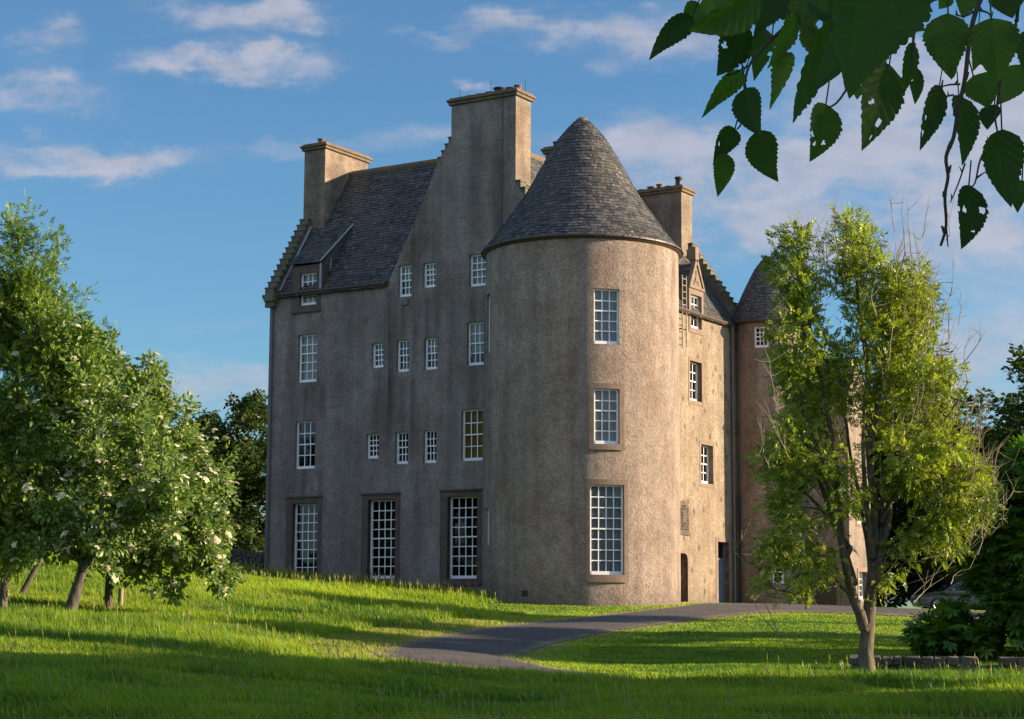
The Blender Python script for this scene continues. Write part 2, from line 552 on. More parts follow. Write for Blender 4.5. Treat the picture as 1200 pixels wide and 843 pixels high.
def gravel_fn(t):
    co = t.n('ShaderNodeNewGeometry').outputs['Position']
    v = t.n('ShaderNodeTexVoronoi', {'Vector': co, 'Scale': 30.0}).outputs['Color']
    v = t.n('ShaderNodeSeparateXYZ', {0: v}).outputs[0]
    n = t.noise(co, .8, 5, .65)
    c = t.mix(v, (.040, .035, .032, 1), (.14, .12, .105, 1))
    c = t.mix(t.math('MULTIPLY', t.ramp(n, .45, .7), .5), c, (.10, .08, .062, 1))
    e = attr(t, 'edge')
    c = t.mix(t.math('MULTIPLY', t.ramp(t.noise(co, .35, 6, .7), .42, .62), .55), c, (.045, .038, .034, 1))
    c = t.mix(t.math('MULTIPLY', t.ramp(t.noise(co, 3.0, 5, .7), .52, .66), .4), c, (.17, .135, .10, 1))
    c = t.mix(t.math('MULTIPLY', e, t.ramp(n, .3, .6)), c, (.26, .185, .105, 1))
    return P(t, c, .9, t.math('ADD', v, t.noise(co, 9, 4)), .8, .03)


M['ground'] = material('turf_soil', grass_ground_fn)
M['gravel'] = material('dark_gravel', gravel_fn)


def ground():
    xs = np.unique(np.concatenate([np.linspace(-600, -60, 12), np.linspace(-60, -26, 30), np.linspace(-26, 26, 150), np.linspace(26, 70, 30), np.linspace(70, 600, 12)]))
    ys = np.unique(np.concatenate([np.linspace(-300, 0, 8), np.linspace(0, 18, 20), np.linspace(18, 80, 190), np.linspace(80, 160, 40), np.linspace(160, 900, 12)]))
    X, Y = np.meshgrid(xs, ys)
    Z = terrain(X, Y)
    v = np.stack([X.ravel(), Y.ravel(), Z.ravel()], 1)
    ny, nx = X.shape
    i = np.arange(ny * nx).reshape(ny, nx)
    f = np.stack([i[:-1, :-1].ravel(), i[:-1, 1:].ravel(), i[1:, 1:].ravel(), i[1:, :-1].ravel()], 1)
    o = np_mesh('ground', v, f, np.full(len(f), .5), M['ground'], smooth=True)
    d = dist_poly(ROADP, v[:, 0], v[:, 1])
    dry = np.clip(1.3 - d / 1.1, 0, 1)
    a = o.data.attributes.new('dry', 'FLOAT', 'POINT')
    a.data.foreach_set('value', dry.astype(np.float32))
    o['kind'] = 'structure'
    # driveway: a sheet across the two edges, draped a little above the turf
    n = 260

    def resample(p, n):
        s = np.concatenate([[0], np.cumsum(np.hypot(*np.diff(p, axis=0).T))])
        t = np.linspace(0, s[-1], n)
        return np.stack([np.interp(t, s, p[:, 0]), np.interp(t, s, p[:, 1])], 1)
    # pair edges by arc fraction, with anchors at the hairpin so they stay opposite
    def split(p, ky):
        j = int(np.argmin(np.hypot(p[:, 0] - ky[0], p[:, 1] - ky[1])))
        return p[:j + 1], p[j:]
    o1, o2 = split(RO, (-2.96, 40.4))
    i1, i2 = split(RI, (.1, 43.5))
    A = np.vstack([resample(o1, n), resample(o2, n)[1:]])
    B = np.vstack([resample(i1, n), resample(i2, n)[1:]])
    m = 14
    rows = []
    edge = []
    for k in range(m + 1):
        t = k / m
        q = A * (1 - t) + B * t
        z = terrain(q[:, 0], q[:, 1]) + .02 + .05 * math.sin(math.pi * t)
        rows.append(np.column_stack([q, z]))
        edge.append(np.full(len(q), max(0, 1 - min(t, 1 - t) * 7)))
    v = np.vstack(rows)
    L = len(A)
    i = np.arange((m + 1) * L).reshape(m + 1, L)
    f = np.stack([i[:-1, :-1].ravel(), i[:-1, 1:].ravel(), i[1:, 1:].ravel(), i[1:, :-1].ravel()], 1)
    r = np_mesh('driveway', v, f, np.full(len(f), .5), M['gravel'], smooth=True)
    a = r.data.attributes.new('edge', 'FLOAT', 'POINT')
    a.data.foreach_set('value', np.concatenate(edge).astype(np.float32))
    r['kind'] = 'structure'


ground()

# ------------------------------------------------------------------ the tower house
# local frame: x runs along the long west wall, y runs back along the entrance wall, z up from eye level
PHI = math.radians(32)
CAM_SCALE = 1.0338                          # house scaled up about the camera, round tower kept as it was
house = empty('tower_house', (1.8774, 70.963, 0), -PHI)
tag(house, 'tall harled tower house with round corner tower, slate roofs and crowstepped gables', 'castle')
TC, TR = (1.1395, -.387), 3.5645      # corner tower
QC, QR = (1.9, 14.6), 1.54            # stair turret


def planeL(a, d, z):
    return (a, d, z)


def planeR(a, d, z):
    return (.9 - d, a, z)


def plane_round(c, r, ang):
    sn, cs = math.sin(ang), math.cos(ang)
    return lambda a, d, z: (c[0] + sn * (r - d) + cs * a, c[1] - cs * (r - d) + sn * a, z)


def reveal(mb, mp, a0, a1, z0, z1, depth):
    mb.quads([mp(a0, 0, z0), mp(a1, 0, z0), mp(a1, 0, z1), mp(a0, 0, z1)], [mp(a0, depth, z0), mp(a1, depth, z0), mp(a1, depth, z1), mp(a0, depth, z1)])


def window(mp, a0, a1, z0, z1, cols, rows, meet, depth=.14, surround=None, back=None, smat='stone_brown', sill=True, proud=.025, label=None):
    """white sash window with glazing bars; children: pane, surround, blind"""
    b = MB()
    fw, bar = .075, .036
    zb = z0 + .10
    i0, i1, k0, k1 = a0 + fw, a1 - fw, zb + .02, z1 - .055
    # box frame
    b.box(a0, i0, depth, depth + .09, z0, z1, mp)
    b.box(i1, a1, depth, depth + .09, z0, z1, mp)
    b.box(i0, i1, depth, depth + .09, k1, z1, mp)
    b.box(i0, i1, depth - .01, depth + .09, z0, k0, mp)
    zz = [k0 + (k1 - k0) * r / rows for r in range(rows + 1)]
    zm = zz[rows - meet]
    up, lo = depth + .025, depth + .05
    b.box(i0, i1, depth + .015, depth + .085, zm - .025, zm + .025, mp)
    for r in range(1, rows):
        if r == rows - meet:
            continue
        d = up if zz[r] > zm else lo
        b.box(i0, i1, d, d + .03, zz[r] - bar / 2, zz[r] + bar / 2, mp)
    for c in range(1, cols):
        x = i0 + (i1 - i0) * c / cols
        b.box(x - bar / 2, x + bar / 2, up + .002, up + .028, zm + .025, k1, mp)
        b.box(x - bar / 2, x + bar / 2, lo + .002, lo + .028, k0, zm - .025, mp)
    wn = b.build('window', M['white'], house)
    if label:
        wn['label'] = label
    g = MB()
    # old glass: every light sits at its own slight tilt
    for r in range(rows):
        d = (up if r >= rows - meet else lo) + .015
        for c in range(cols):
            xa, xb = i0 + (i1 - i0) * c / cols, i0 + (i1 - i0) * (c + 1) / cols
            j = [random.uniform(-.003, .003) for _ in range(3)]
            g.face([mp(xa, d + j[0], zz[r]), mp(xb, d + j[1], zz[r]), mp(xb, d + j[1] + j[2] - j[0], zz[r + 1]), mp(xa, d + j[2], zz[r + 1])])
    g.build('pane', M['glass'], wn)
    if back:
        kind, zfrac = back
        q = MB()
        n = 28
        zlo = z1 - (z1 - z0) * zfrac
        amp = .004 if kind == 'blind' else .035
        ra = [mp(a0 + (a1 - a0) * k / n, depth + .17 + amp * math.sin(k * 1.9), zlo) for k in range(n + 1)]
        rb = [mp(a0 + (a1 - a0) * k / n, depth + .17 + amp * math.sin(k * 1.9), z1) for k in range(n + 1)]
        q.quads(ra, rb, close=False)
        q.build('blind' if kind == 'blind' else 'curtain', M[kind], wn)  # the ochre sheet is a painted reflection, the pale ones are curtains
    if surround:
        s0, s1, t0, t1 = surround
        q = MB()
        p = -proud
        q.box(s0, a0, p, depth * .9, t0, t1, mp)
        q.box(a1, s1, p, depth * .9, t0, t1, mp)
        q.box(a0, a1, p, depth * .9, z1, t1, mp)
        q.box(a0, a1, p, depth * .9, t0, z0, mp)
        if sill:
            q.box(s0 + .02, s1 - .02, p - .06, p, t0 - .02, t0 + .07, mp)
            q.box(s0 - .03, s1 + .03, p - .05, p, t1 - .01, t1 + .06, mp)
        q.build('surround', M[smat], wn, bevel=.008)
    elif sill:
        q = MB()
        q.box(a0 - .03, a1 + .03, -.03, depth - .012, z0 - .06, z0, mp)
        q.build('sill', M['stone_brown'], wn)
    return wn


# --- long west wall with its tall chimney gable
WINL = [(-12.48, -11.49, 9.35, 11.32, 3, 5, 2, None, ('curtain', 1)), (-12.53, -11.5, 5.82, 7.77, 3, 4, 2, None, None),
        (-7.49, -6.84, 12.46, 13.74, 3, 4, 2, None, ('curtain', .5)), (-6.3, -5.70, 12.73, 13.72, 3, 4, 2, None, ('curtain', .6)),
        (-4.12, -3.36, 12.58, 13.84, 3, 4, 2, None, ('curtain', .9)),
        (-8.74, -8.15, 9.71, 10.7, 3, 4, 2, None, None), (-7.53, -6.93, 9.47, 10.74, 3, 4, 2, None, None), (-6.2, -5.58, 9.47, 10.73, 3, 4, 2, None, ('curtain', .4)),
        (-4.2, -3.42, 9.5, 11.18, 3, 4, 2, None, ('curtain', .7)),
        (-8.94, -8.33, 6.1, 7.09, 3, 4, 2, None, None), (-7.53, -6.91, 5.83, 7.09, 3, 4, 2, None, None), (-6.19, -5.58, 5.82, 7.1, 3, 4, 2, None, None),
        (-4.42, -3.44, 5.83, 7.8, 3, 4, 2, None, ('gold_reflection', 1)),
        (-12.59, -11.29, 1.38, 4.42, 4, 8, 4, (-12.89, -11.08, 1.12, 4.66), None), (-8.79, -7.47, 1.38, 4.46, 4, 8, 4, (-9.11, -7.24, 1.12, 4.68), None),
        (-5.01, -3.66, 1.36, 4.48, 4, 8, 4, (-5.36, -3.45, 1.12, 4.70), None)]
DORM = (-12.83, -11.36, 12.33, 14.2)
b = MB()
holes = [[(a0, z0), (a1, z0), (a1, z1), (a0, z1)] for a0, a1, z0, z1, *_ in WINL]
holes.append([(DORM[0], DORM[2]), (DORM[1], DORM[2]), (DORM[1], 13.04), (DORM[0], 13.04)])
outer = [(-14.0, -.6), (.9, -.6), (.9, 12.55), (-2.03, 16.45), (-2.03, 19.75), (-5.02, 19.75), (-5.02, 18.55), (-5.65, 17.75), (-6.05, 16.85), (-6.73, 15.44), (-7.4, 14.2), (-7.98, 13.12), (-14.0, 13.12)]
b.poly(outer, holes, lambda a, z: (a, 0, z))
for a0, a1, z0, z1, *_ in WINL:
    reveal(b, planeL, a0, a1, z0, z1, .32)
reveal(b, planeL, DORM[0], DORM[1], DORM[2], 13.04, .3)
# far gable end (u = -14) and back walls
b.poly([(0, -.6), (7.8, -.6), (7.8, 13.1), (3.9, 18.9), (0, 13.1)], [], lambda a, z: (-14.0, a, z))
b.face([(-14, 7.8, -.6), (-7.9, 7.8, -.6), (-7.9, 7.8, 13.1), (-14, 7.8, 13.1)])
b.face([(-7.9, 7.8, -.6), (-7.9, 14, -.6), (-7.9, 14, 12.6), (-7.9, 7.8, 12.6)])
# gable thickness above the roofs
edge = [(.9, 12.55), (-2.03, 16.45), (-2.03, 16.46)]
for (a, z), (a2, z2) in (((.9, 12.55), (-2.03, 16.45)), ((-5.02, 18.55), (-5.65, 17.75)), ((-5.65, 17.75), (-6.05, 16.85)), ((-6.05, 16.85), (-6.73, 15.44)), ((-6.73, 15.44), (-7.4, 14.2)), ((-7.4, 14.2), (-7.98, 13.12))):
    b.face([(a, 0, z), (a2, 0, z2), (a2, .5, z2), (a, .5, z)])
b.poly([(.9, 12.0), (-2.03, 16.45), (-5.02, 18.55), (-5.65, 17.75), (-6.73, 15.44), (-7.98, 13.12), (-7.98, 12.0)], [], lambda a, z: (a, .5, z))
b.build('west_wall', M['harl_main'], house)
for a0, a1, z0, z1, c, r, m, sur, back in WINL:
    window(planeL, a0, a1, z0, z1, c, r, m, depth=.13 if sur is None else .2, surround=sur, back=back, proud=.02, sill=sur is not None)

# --- entrance wall
WINR = [(8.96, 10.05, 8.80, 10.44, 3, 4, 2, (8.80, 10.22, 8.62, 10.60)), (9.92, 11.04, 5.45, 7.05, 3, 4, 2, (9.76, 11.20, 5.28, 7.21))]
DOORS = [(7.60, 8.60, .56, 2.50), (11.42, 12.50, .54, 3.08)]
RD = (8.88, 10.23, 11.62, 14.2)
b = MB()
holes = [[(a0, z0), (a1, z0), (a1, z1), (a0, z1)] for a0, a1, z0, z1, *_ in WINR]
holes += [[(a0, z0), (a1, z0), (a1, z1), (a0, z1)] for a0, a1, z0, z1 in DOORS[1:]]
d0 = DOORS[0]
arch = [(d0[0], d0[2]), (d0[1], d0[2]), (d0[1], d0[3] - .22), (d0[1] - .07, d0[3] - .07), (d0[1] - .22, d0[3]), (d0[0] + .22, d0[3]), (d0[0] + .07, d0[3] - .07), (d0[0], d0[3] - .22)]
holes.append(arch)
holes.append([(RD[0], RD[2]), (RD[1], RD[2]), (RD[1], 12.42), (RD[0], 12.42)])
b.poly([(.0, -.4), (14.0, -.4), (14.0, 12.52), (.0, 12.52)], holes, lambda a, z: (.9, a, z))
for a0, a1, z0, z1, *_ in WINR:
    reveal(b, planeR, a0, a1, z0, z1, .3)
for a0, a1, z0, z1 in DOORS[1:]:
    reveal(b, planeR, a0, a1, z0, z1, .35)
b.quads([planeR(a, 0, z) for a, z in arch], [planeR(a, .35, z) for a, z in arch])
reveal(b, planeR, RD[0], RD[1], RD[2], 12.42, .3)
# far gable
b.poly([(.9, -.4), (.9, 12.5), (-3.4, 18.35), (-7.9, 12.4), (-7.9, -.4)], [], lambda a, z: (a, 14.0, z))
b.build('entrance_wall', M['harl_entrance'], house)
for a0, a1, z0, z1, c, r, m, sur in WINR:
    window(planeR, a0, a1, z0, z1, c, r, m, depth=.2, surround=sur, smat='stone_warm', proud=.015, sill=False)
# ground floor slab and upper floors keep the rooms dark
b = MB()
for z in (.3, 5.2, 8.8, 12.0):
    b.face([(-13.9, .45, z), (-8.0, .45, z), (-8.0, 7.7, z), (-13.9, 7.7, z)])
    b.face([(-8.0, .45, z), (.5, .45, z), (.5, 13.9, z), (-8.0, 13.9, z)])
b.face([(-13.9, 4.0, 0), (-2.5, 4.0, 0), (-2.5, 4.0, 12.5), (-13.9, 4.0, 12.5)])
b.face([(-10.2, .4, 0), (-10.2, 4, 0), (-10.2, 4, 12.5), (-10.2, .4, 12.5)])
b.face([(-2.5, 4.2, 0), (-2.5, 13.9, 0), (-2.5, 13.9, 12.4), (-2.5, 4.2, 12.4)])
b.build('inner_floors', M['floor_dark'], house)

# --- doors
b = MB()
mp = planeR
b.poly([(a, z) for a, z in arch], [], lambda a, z: mp(a, .26, z))
for k in range(7):
    a = d0[0] + .02 + k * .14
    b.box(a, a + .125, .235, .262, d0[2] + .02, d0[3] - .24, mp)
dr = b.build('door', M['door_brown'], house)
dr['label'] = 'brown plank door with rounded head beside the round tower'
h = MB()
h.box(d0[1] - .16, d0[1] - .12, .19, .24, 1.45, 1.62, mp)
h.build('handle', M['iron'], dr)
q = MB()
ol = [(a + (.14 if a > 8.1 else -.14), z + (.14 if z > 2.2 else 0)) for a, z in arch]
q.poly(ol, [arch], lambda a, z: mp(a, -.02, z))
q.quads([mp(a, -.02, z) for a, z in arch], [mp(a, .12, z) for a, z in arch])
q.quads([mp(a, -.02, z) for a, z in ol], [mp(a, .05, z) for a, z in ol])
q.build('surround', M['stone_warm'], dr)
d1 = DOORS[1]
b = MB()
b.box(d1[0], d1[0] + .07, .2, .3, d1[2], d1[3], mp)
b.box(d1[1] - .07, d1[1], .2, .3, d1[2], d1[3], mp)
b.box(d1[0], d1[1], .21, .29, 2.34, 2.42, mp)
b.box(d1[0] + .07, d1[1] - .07, .24, .29, d1[2], 2.34, mp)
for (za, zb) in ((.70, 1.30), (1.42, 2.24)):
    for (aa, ab) in ((d1[0] + .15, d1[0] + .47), (d1[0] + .61, d1[1] - .15)):
        b.box(aa, ab, .225, .245, za, zb, mp)
dr2 = b.build('door', M['door_blue'], house)
dr2['label'] = 'blue-grey panelled door with transom beside the stair turret'
g = MB()
g.face([mp(d1[0] + .07, .25, 2.42), mp(d1[1] - .07, .25, 2.42), mp(d1[1] - .07, .25, d1[3]), mp(d1[0] + .07, .25, d1[3])])
g.build('pane', M['glass'], dr2)
h = MB()
h.lathe([(.03, 0), (.035, .02), (.03, .05)], 0, 0, 10)
ho = h.build('handle', M['lead'], dr2)
ho.location = Vector(mp(d1[0] + .16, .2, 1.45)) * CAM_SCALE
q = MB()
q.box(d1[0] - .2, d1[0], -.02, .18, d1[2], d1[3] + .18, mp)
q.box(d1[1], d1[1] + .14, -.02, .18, d1[2], d1[3] + .18, mp)
q.box(d1[0], d1[1], -.02, .18, d1[3], d1[3] + .18, mp)
q.build('surround', M['stone_warm'], dr2, bevel=.01)
for (a0, a1, z0, z1, o) in ((7.4, 8.9, .28, .56, .55), (11.3, 12.7, .28, .54, .5)):
    q = MB()
    q.box(a0, a1, -o, 0, z0 - .1, z1 - .14, mp)
    q.box(a0 + .1, a1 - .1, -o + .25, 0, z1 - .14, z1, mp)
    q.build('door_step', M['stone_warm'], house, bevel=.015)

# carved panel above the first door
q = MB()
pq = [(7.78, 3.38), (8.70, 3.38), (8.70, 4.34), (8.52, 4.50), (8.24, 4.60), (7.96, 4.50), (7.78, 4.34)]
q.poly([((a - 8.24) * 1.06 + 8.24, (z - 3.95) * 1.07 + 3.95) for a, z in pq], [], lambda a, z: mp(a, -.03, z))
q.quads([mp((a - 8.24) * 1.06 + 8.24, -.03, (z - 3.95) * 1.07 + 3.95) for a, z in pq], [mp((a - 8.24) * 1.06 + 8.24, .02, (z - 3.95) * 1.07 + 3.95) for a, z in pq])
q.box(7.70, 8.78, -.07, 0, 3.24, 3.33, mp)
pan = q.build('carved_panel', M['stone_brown'], house)
q = MB()
for ia in range(8):
    for iz in range(9):
        a, z = 7.84 + ia * .105, 3.44 + iz * .115
        if z > 4.25 and (a < 7.95 or a > 8.45):
            continue
        s_ = random.uniform(.02, .05)
        q.box(a, a + s_ + .03, -.055 - random.random() * .03, -.028, z, z + s_ + .04, mp)
q.box(8.06, 8.42, -.075, -.03, 3.75, 4.2, mp)
q.box(7.80, 8.68, -.033, -.022, 3.40, 4.36, mp)
q.build('relief', M['stone_brown'], pan, bevel=.012)


# --- slates laid row by row
def slate_slope(mb, o, a_vec, s_vec, n_vec, length, slope, left=lambda s: 0.0, right=None, row=.17, wid=.23):
    """o: lower left corner at the eave; a_vec along the eave; s_vec up the slope; n_vec outward"""
    o, a_vec, s_vec, n_vec = Vector(o), Vector(a_vec), Vector(s_vec), Vector(n_vec)
    rows = int(slope / row)
    for r in range(rows + 1):
        s0 = r * row
        s1 = min(s0 + row * 1.25, slope)
        a = left(s0) - random.random() * wid
        rt = (right(s0) if right else length)
        while a < rt:
            wd = wid * random.uniform(.75, 1.2)
            a0, a1 = max(a, left(s0)), min(a + wd - .006, rt)
            if a1 - a0 > .02:
                lift = .030 + random.uniform(-.008, .012)
                sj = s0 + random.uniform(-.012, .012)
                p = [o + a_vec * a0 + s_vec * sj + n_vec * lift, o + a_vec * a1 + s_vec * sj + n_vec * (lift + random.uniform(-.006, .006)),
                     o + a_vec * a1 + s_vec * s1 + n_vec * .004, o + a_vec * a0 + s_vec * s1 + n_vec * .004]
                t = random.betavariate(2, 3)
                mb.face(p, t)
                mb.face([p[0] - n_vec * .028, p[1] - n_vec * .028, p[1], p[0]], t)
            a += wd
    e = o + s_vec * slope
    lf, rg = left(slope), (right(slope) if right else length)
    l0, r0 = left(0), (right(0) if right else length)
    mb.face([o + a_vec * l0, o + a_vec * r0, e + a_vec * rg, e + a_vec * lf], .1)


# west range roof: eave z 13.15 at y=0, ridge z 18.95 at y=3.9
sl = math.hypot(4.05, 6.02)
sv = Vector((0, 4.05, 6.02)).normalized()
nv = Vector((0, -6.02, 4.05)).normalized()
b = MB()
slate_slope(b, (-13.62, -.15, 12.93), (1, 0, 0), sv, nv, 9.3, sl, right=lambda s_: 5.63 if s_ < 1.3 else 9.3)
slate_slope(b, (-4.3, 7.95, 12.93), (-1, 0, 0), Vector((0, -4.05, 6.02)).normalized(), Vector((0, 6.02, 4.05)).normalized(), 9.3, sl)
b.face([(-4.3, 0, 13), (-4.3, 7.9, 13), (-4.3, 3.9, 18.94)], .2)
wr = b.build('west_roof', M['slate'], house)
q = MB()
q.tube([(-12.8, 3.9, 18.9), (-4.3, 3.9, 18.9)], .15, 10)
q.build('ridge', M['stone_cap'], wr)
# entrance range roof: eave at x=.9 z 12.5, ridge x=-3.4 z 18.42
run, rise = 4.45, 6.10
sl = math.hypot(run, rise)
b = MB()
slate_slope(b, (1.05, .5, 12.32), (0, 1, 0), Vector((-run, 0, rise)).normalized(), Vector((rise, 0, run)).normalized(), 13.1, sl)
slate_slope(b, (-7.85, 13.6, 12.32), (0, -1, 0), Vector((run, 0, rise)).normalized(), Vector((-rise, 0, run)).normalized(), 13.1, sl)
er = b.build('entrance_roof', M['slate'], house)
q = MB()
q.tube([(-3.4, .9, 18.4), (-3.4, 13.2, 18.4)], .16, 10)
q.build('ridge', M['stone_cap'], er)


# --- crow steps
def crowsteps(name, mp, a0, z0, a1, z1, n, thick, h=.38, d0=0.0):
    q = MB()
    for k in range(n):
        t0, t1 = k / n, (k + 1) / n
        aa, ab = a0 + (a1 - a0) * t0, a0 + (a1 - a0) * t1
        z = z0 + (z1 - z0) * t1
        lo = z0 + (z1 - z0) * t0
        q.box(min(aa, ab), max(aa, ab), d0, d0 + thick, lo - .5, z, mp)
        q.box(min(aa, ab) - .02, max(aa, ab) + .05 * (1 if a1 < a0 else -1) * 0 + .02, d0 - .03, d0 + thick + .03, z, z + .07, mp)
    return q.build(name, M['stone_step'], house, bevel=.02)


endL = lambda a, d, z: (-14.03 + d, a, z)
crowsteps('crowsteps', endL, -.32, 13.05, 2.05, 16.62, 13, .46)
crowsteps('crowsteps', endL, 8.1, 13.05, 5.12, 16.62, 13, .46)
q = MB()
q.box(-.42, -.05, 0, .5, 12.78, 13.08, endL)
q.build('skewputt', M['stone_step'], house, bevel=.03)
endR = lambda a, d, z: (a, 14.05 - d, z)
crowsteps('crowsteps', endR, 1.05, 12.75, -1.43, 16.35, 14, .42)
crowsteps('crowsteps', endR, -7.9, 12.75, -5.37, 16.35, 14, .42)
crowsteps('crowsteps', planeL, -5.66, 17.62, -5.0, 18.62, 4, .44, d0=.01)
crowsteps('crowsteps', planeL, .6, 12.9, -2.03, 16.5, 12, .44, d0=.01)
q = MB()
q.tube([(-13.56, 0.05, 13.25), (-13.56, 2.05, 16.33)], .06, 6)
q.build('skew_flashing', M['lead'], house)


# --- chimneys
def chimney(x0, x1, y0, y1, z0, z1, pots, mat='harl_chimney', label=None, corn=.30):
    b = MB()
    b.box(x0, x1, y0, y1, z0, z1)
    ch = b.build('chimney', M[mat], house)
    if label:
        ch['label'] = label
    q = MB()
    q.box(x0 - .10, x1 + .10, y0 - .10, y1 + .10, z1, z1 + corn * .4)
    q.box(x0 - .16, x1 + .16, y0 - .16, y1 + .16, z1 + corn * .4, z1 + corn * .75)
    q.box(x0 - .07, x1 + .07, y0 - .07, y1 + .07, z1 + corn * .75, z1 + corn)
    q.build('cornice', M['stone_cap'], ch, bevel=.03)
    for (px, py, r, hh, mt) in pots:
        p = MB()
        z = z1 + corn
        p.lathe([(r * 1.1, z), (r * 1.1, z + .04), (r * .92, z + .06), (r * .86, z + hh * .8), (r * 1.12, z + hh * .85), (r * 1.12, z + hh), (r * .8, z + hh), (r * .75, z + hh * .3)], px, py, 14)
        p.build('chimney_pot', M[mt], ch, smooth=True)
    return ch


chimney(-13.98, -12.86, 2.05, 5.1, 15.6, 19.68, [(-13.45, 2.5, .15, .28, 'clay'), (-13.45, 3.05, .15, .12, 'clay_dark'), (-13.45, 3.6, .14, .10, 'clay'), (-13.45, 4.1, .15, .10, 'clay'), (-13.45, 4.6, .14, .10, 'clay_dark')])
ch1 = chimney(-5.02, -2.03, .002, 1.12, 19.70, 19.92, [(-4.45, .5, .16, .14, 'clay'), (-4.0, .5, .17, .14, 'clay'), (-3.55, .5, .16, .16, 'clay_dark'), (-3.1, .5, .22, .26, 'clay_dark'), (-2.62, .5, .16, .20, 'clay'), (-2.25, .5, .15, .24, 'clay')], mat='harl_main')
b = MB()
b.box(-5.018, -2.028, .004, 1.118, 15.0, 19.74)
b.build('chimney_breast', M['harl_chimney'], house)
for (x, y, h0) in ((-4.75, .2, .35), (-3.75, .9, .75), (-2.15, .9, .55)):
    q = MB()
    q.tube([(x, y, 20.1), (x, y, 20.25 + h0)], .012, 5)
    q.build('lightning_rod', M['iron'], ch1)
q = MB()
q.tube([(-2.62, -.12, 20.15), (-2.62, -.19, 20.0), (-2.62, -.03, 19.7), (-2.64, -.025, 17.0), (-2.66, -.025, 13.9)], .022, 6)
for z in (18.2, 16.9, 15.5):
    q.box(-2.68, -2.58, -.05, 0, z, z + .05)
q.build('lightning_conductor', M['copper'], house)
chimney(-5.37, -1.43, 12.92, 13.98, 15.5, 18.62, [(-4.2, 13.4, .17, .26, 'clay_dark'), (-3.65, 13.4, .15, .12, 'clay'), (-3.2, 13.4, .16, .20, 'clay'), (-2.75, 13.4, .15, .26, 'clay'), (-2.3, 13.4, .16, .12, 'clay_dark'), (-1.8, 13.4, .16, .48, 'iron')])
chimney(-5.5, -4.5, 8.0, 8.9, 14.5, 19.75, [(-5.1, 8.3, .16, .24, 'clay_dark')], corn=.32)

# --- west dormer, slate catslide on stone cheeks
x0, x1, z0, z1 = DORM
b = MB()
dm_o = [(x0, z0), (x1, z0), (x1, z1), (x0, z1)]
dw = (-12.44, -11.57, 12.53, 13.88)
b.poly(dm_o, [[(dw[0], dw[2]), (dw[1], dw[2]), (dw[1], dw[3]), (dw[0], dw[3])]], lambda a, z: (a, -.03, z))
b.quads([(dw[0], -.03, dw[2]), (dw[1], -.03, dw[2]), (dw[1], -.03, dw[3]), (dw[0], -.03, dw[3])], [(dw[0], .25, dw[2]), (dw[1], .25, dw[2]), (dw[1], .25, dw[3]), (dw[0], .25, dw[3])])
for x, s in ((x0, -1), (x1, 1)):
    b.face([(x, -.03, z0), (x, .02, z0), (x, .02, 13.1), (x, .75, 14.2), (x, -.03, 14.2)])
b.face([(x0, -.03, z1), (x1, -.03, z1), (x1, .75, z1), (x0, .75, z1)])
b.face([(x0, -.03, z0), (x1, -.03, z0), (x1, .03, z0), (x0, .03, z0)])
b.box(x0 - .02, x1 + .02, -.10, -.03, z0 - .1, z0 + .06)
dm = b.build('dormer', M['stone_brown'], house)
dm['label'] = 'catslide dormer with brown stone face on the west roof'
# catslide roof meets main slope (z = 13.15 + 1.487 y) at y = 1.95
b = MB()
d_s = Vector((0, 2.15, 1.88))
slate_slope(b, (x0 - .08, -.16, 14.25), (1, 0, 0), d_s.normalized(), Vector((0, -1.88, 2.15)).normalized(), x1 - x0 + .16, d_s.length, row=.16, wid=.24)
b.build('dormer_roof', M['slate'], dm)
b = MB()
b.face([(x1, .0, 14.22), (x1, 1.95, 16.05), (x1, .75, 14.25), (x1, .70, 14.2)])
b.face([(x0, .0, 14.22), (x0, 1.95, 16.05), (x0, .75, 14.25), (x0, .70, 14.2)])
b.build('cheek', M['slate'], dm)
q = MB()
q.tube([(x1 + .07, -.17, 14.27), (x1 + .07, 2.02, 16.2)], .045, 6)
q.box(x1 + .01, x1 + .08, -.12, -.04, 13.05, 14.2)
q.box(x1 + .01, x1 + .05, .55, .62, 13.4, 14.55)
q.build('flashing', M['lead'], dm)
window(lambda a, d, z: (a, d - .03, z), dw[0], dw[1], dw[2], dw[3], 3, 4, 2, depth=.13, sill=False, back=('curtain', 1))

# --- entrance dormer with carved pediment
x0, x1, z0, z1 = RD
rw = (9.06, 10.05, 11.84, 13.24)
mpd = lambda a, d, z: (.93 - d, a, z)
b = MB()
am = (x0 + x1) / 2
b.poly([(x0, z0), (x1, z0), (x1, 13.6), (am + .12, 14.72), (am - .12, 14.72), (x0, 13.6)], [[(rw[0], rw[2]), (rw[1], rw[2]), (rw[1], rw[3]), (rw[0], rw[3])]], lambda a, z: mpd(a, 0, z))
b.quads([mpd(a, 0, z) for a, z in ((rw[0], rw[2]), (rw[1], rw[2]), (rw[1], rw[3]), (rw[0], rw[3]))], [mpd(a, .25, z) for a, z in ((rw[0], rw[2]), (rw[1], rw[2]), (rw[1], rw[3]), (rw[0], rw[3]))])
out = [(x0, z0), (x1, z0), (x1, 13.6), (am + .12, 14.72), (am - .12, 14.72), (x0, 13.6)]
b.quads([mpd(a, 0, z) for a, z in out], [mpd(a, .12, z) for a, z in out])
b.box(x0, x0 + .05, .12, .95, 12.3, 13.55, mpd)
b.box(x1 - .05, x1, .12, .95, 12.3, 13.55, mpd)
dm2 = b.build('dormer', M['stone_warm'], house)
dm2['label'] = 'stone dormer with carved triangular pediment above the entrance wall'
q = MB()
q.box(x0 - .04, x1 + .04, -.06, .02, 13.48, 13.58, mpd)
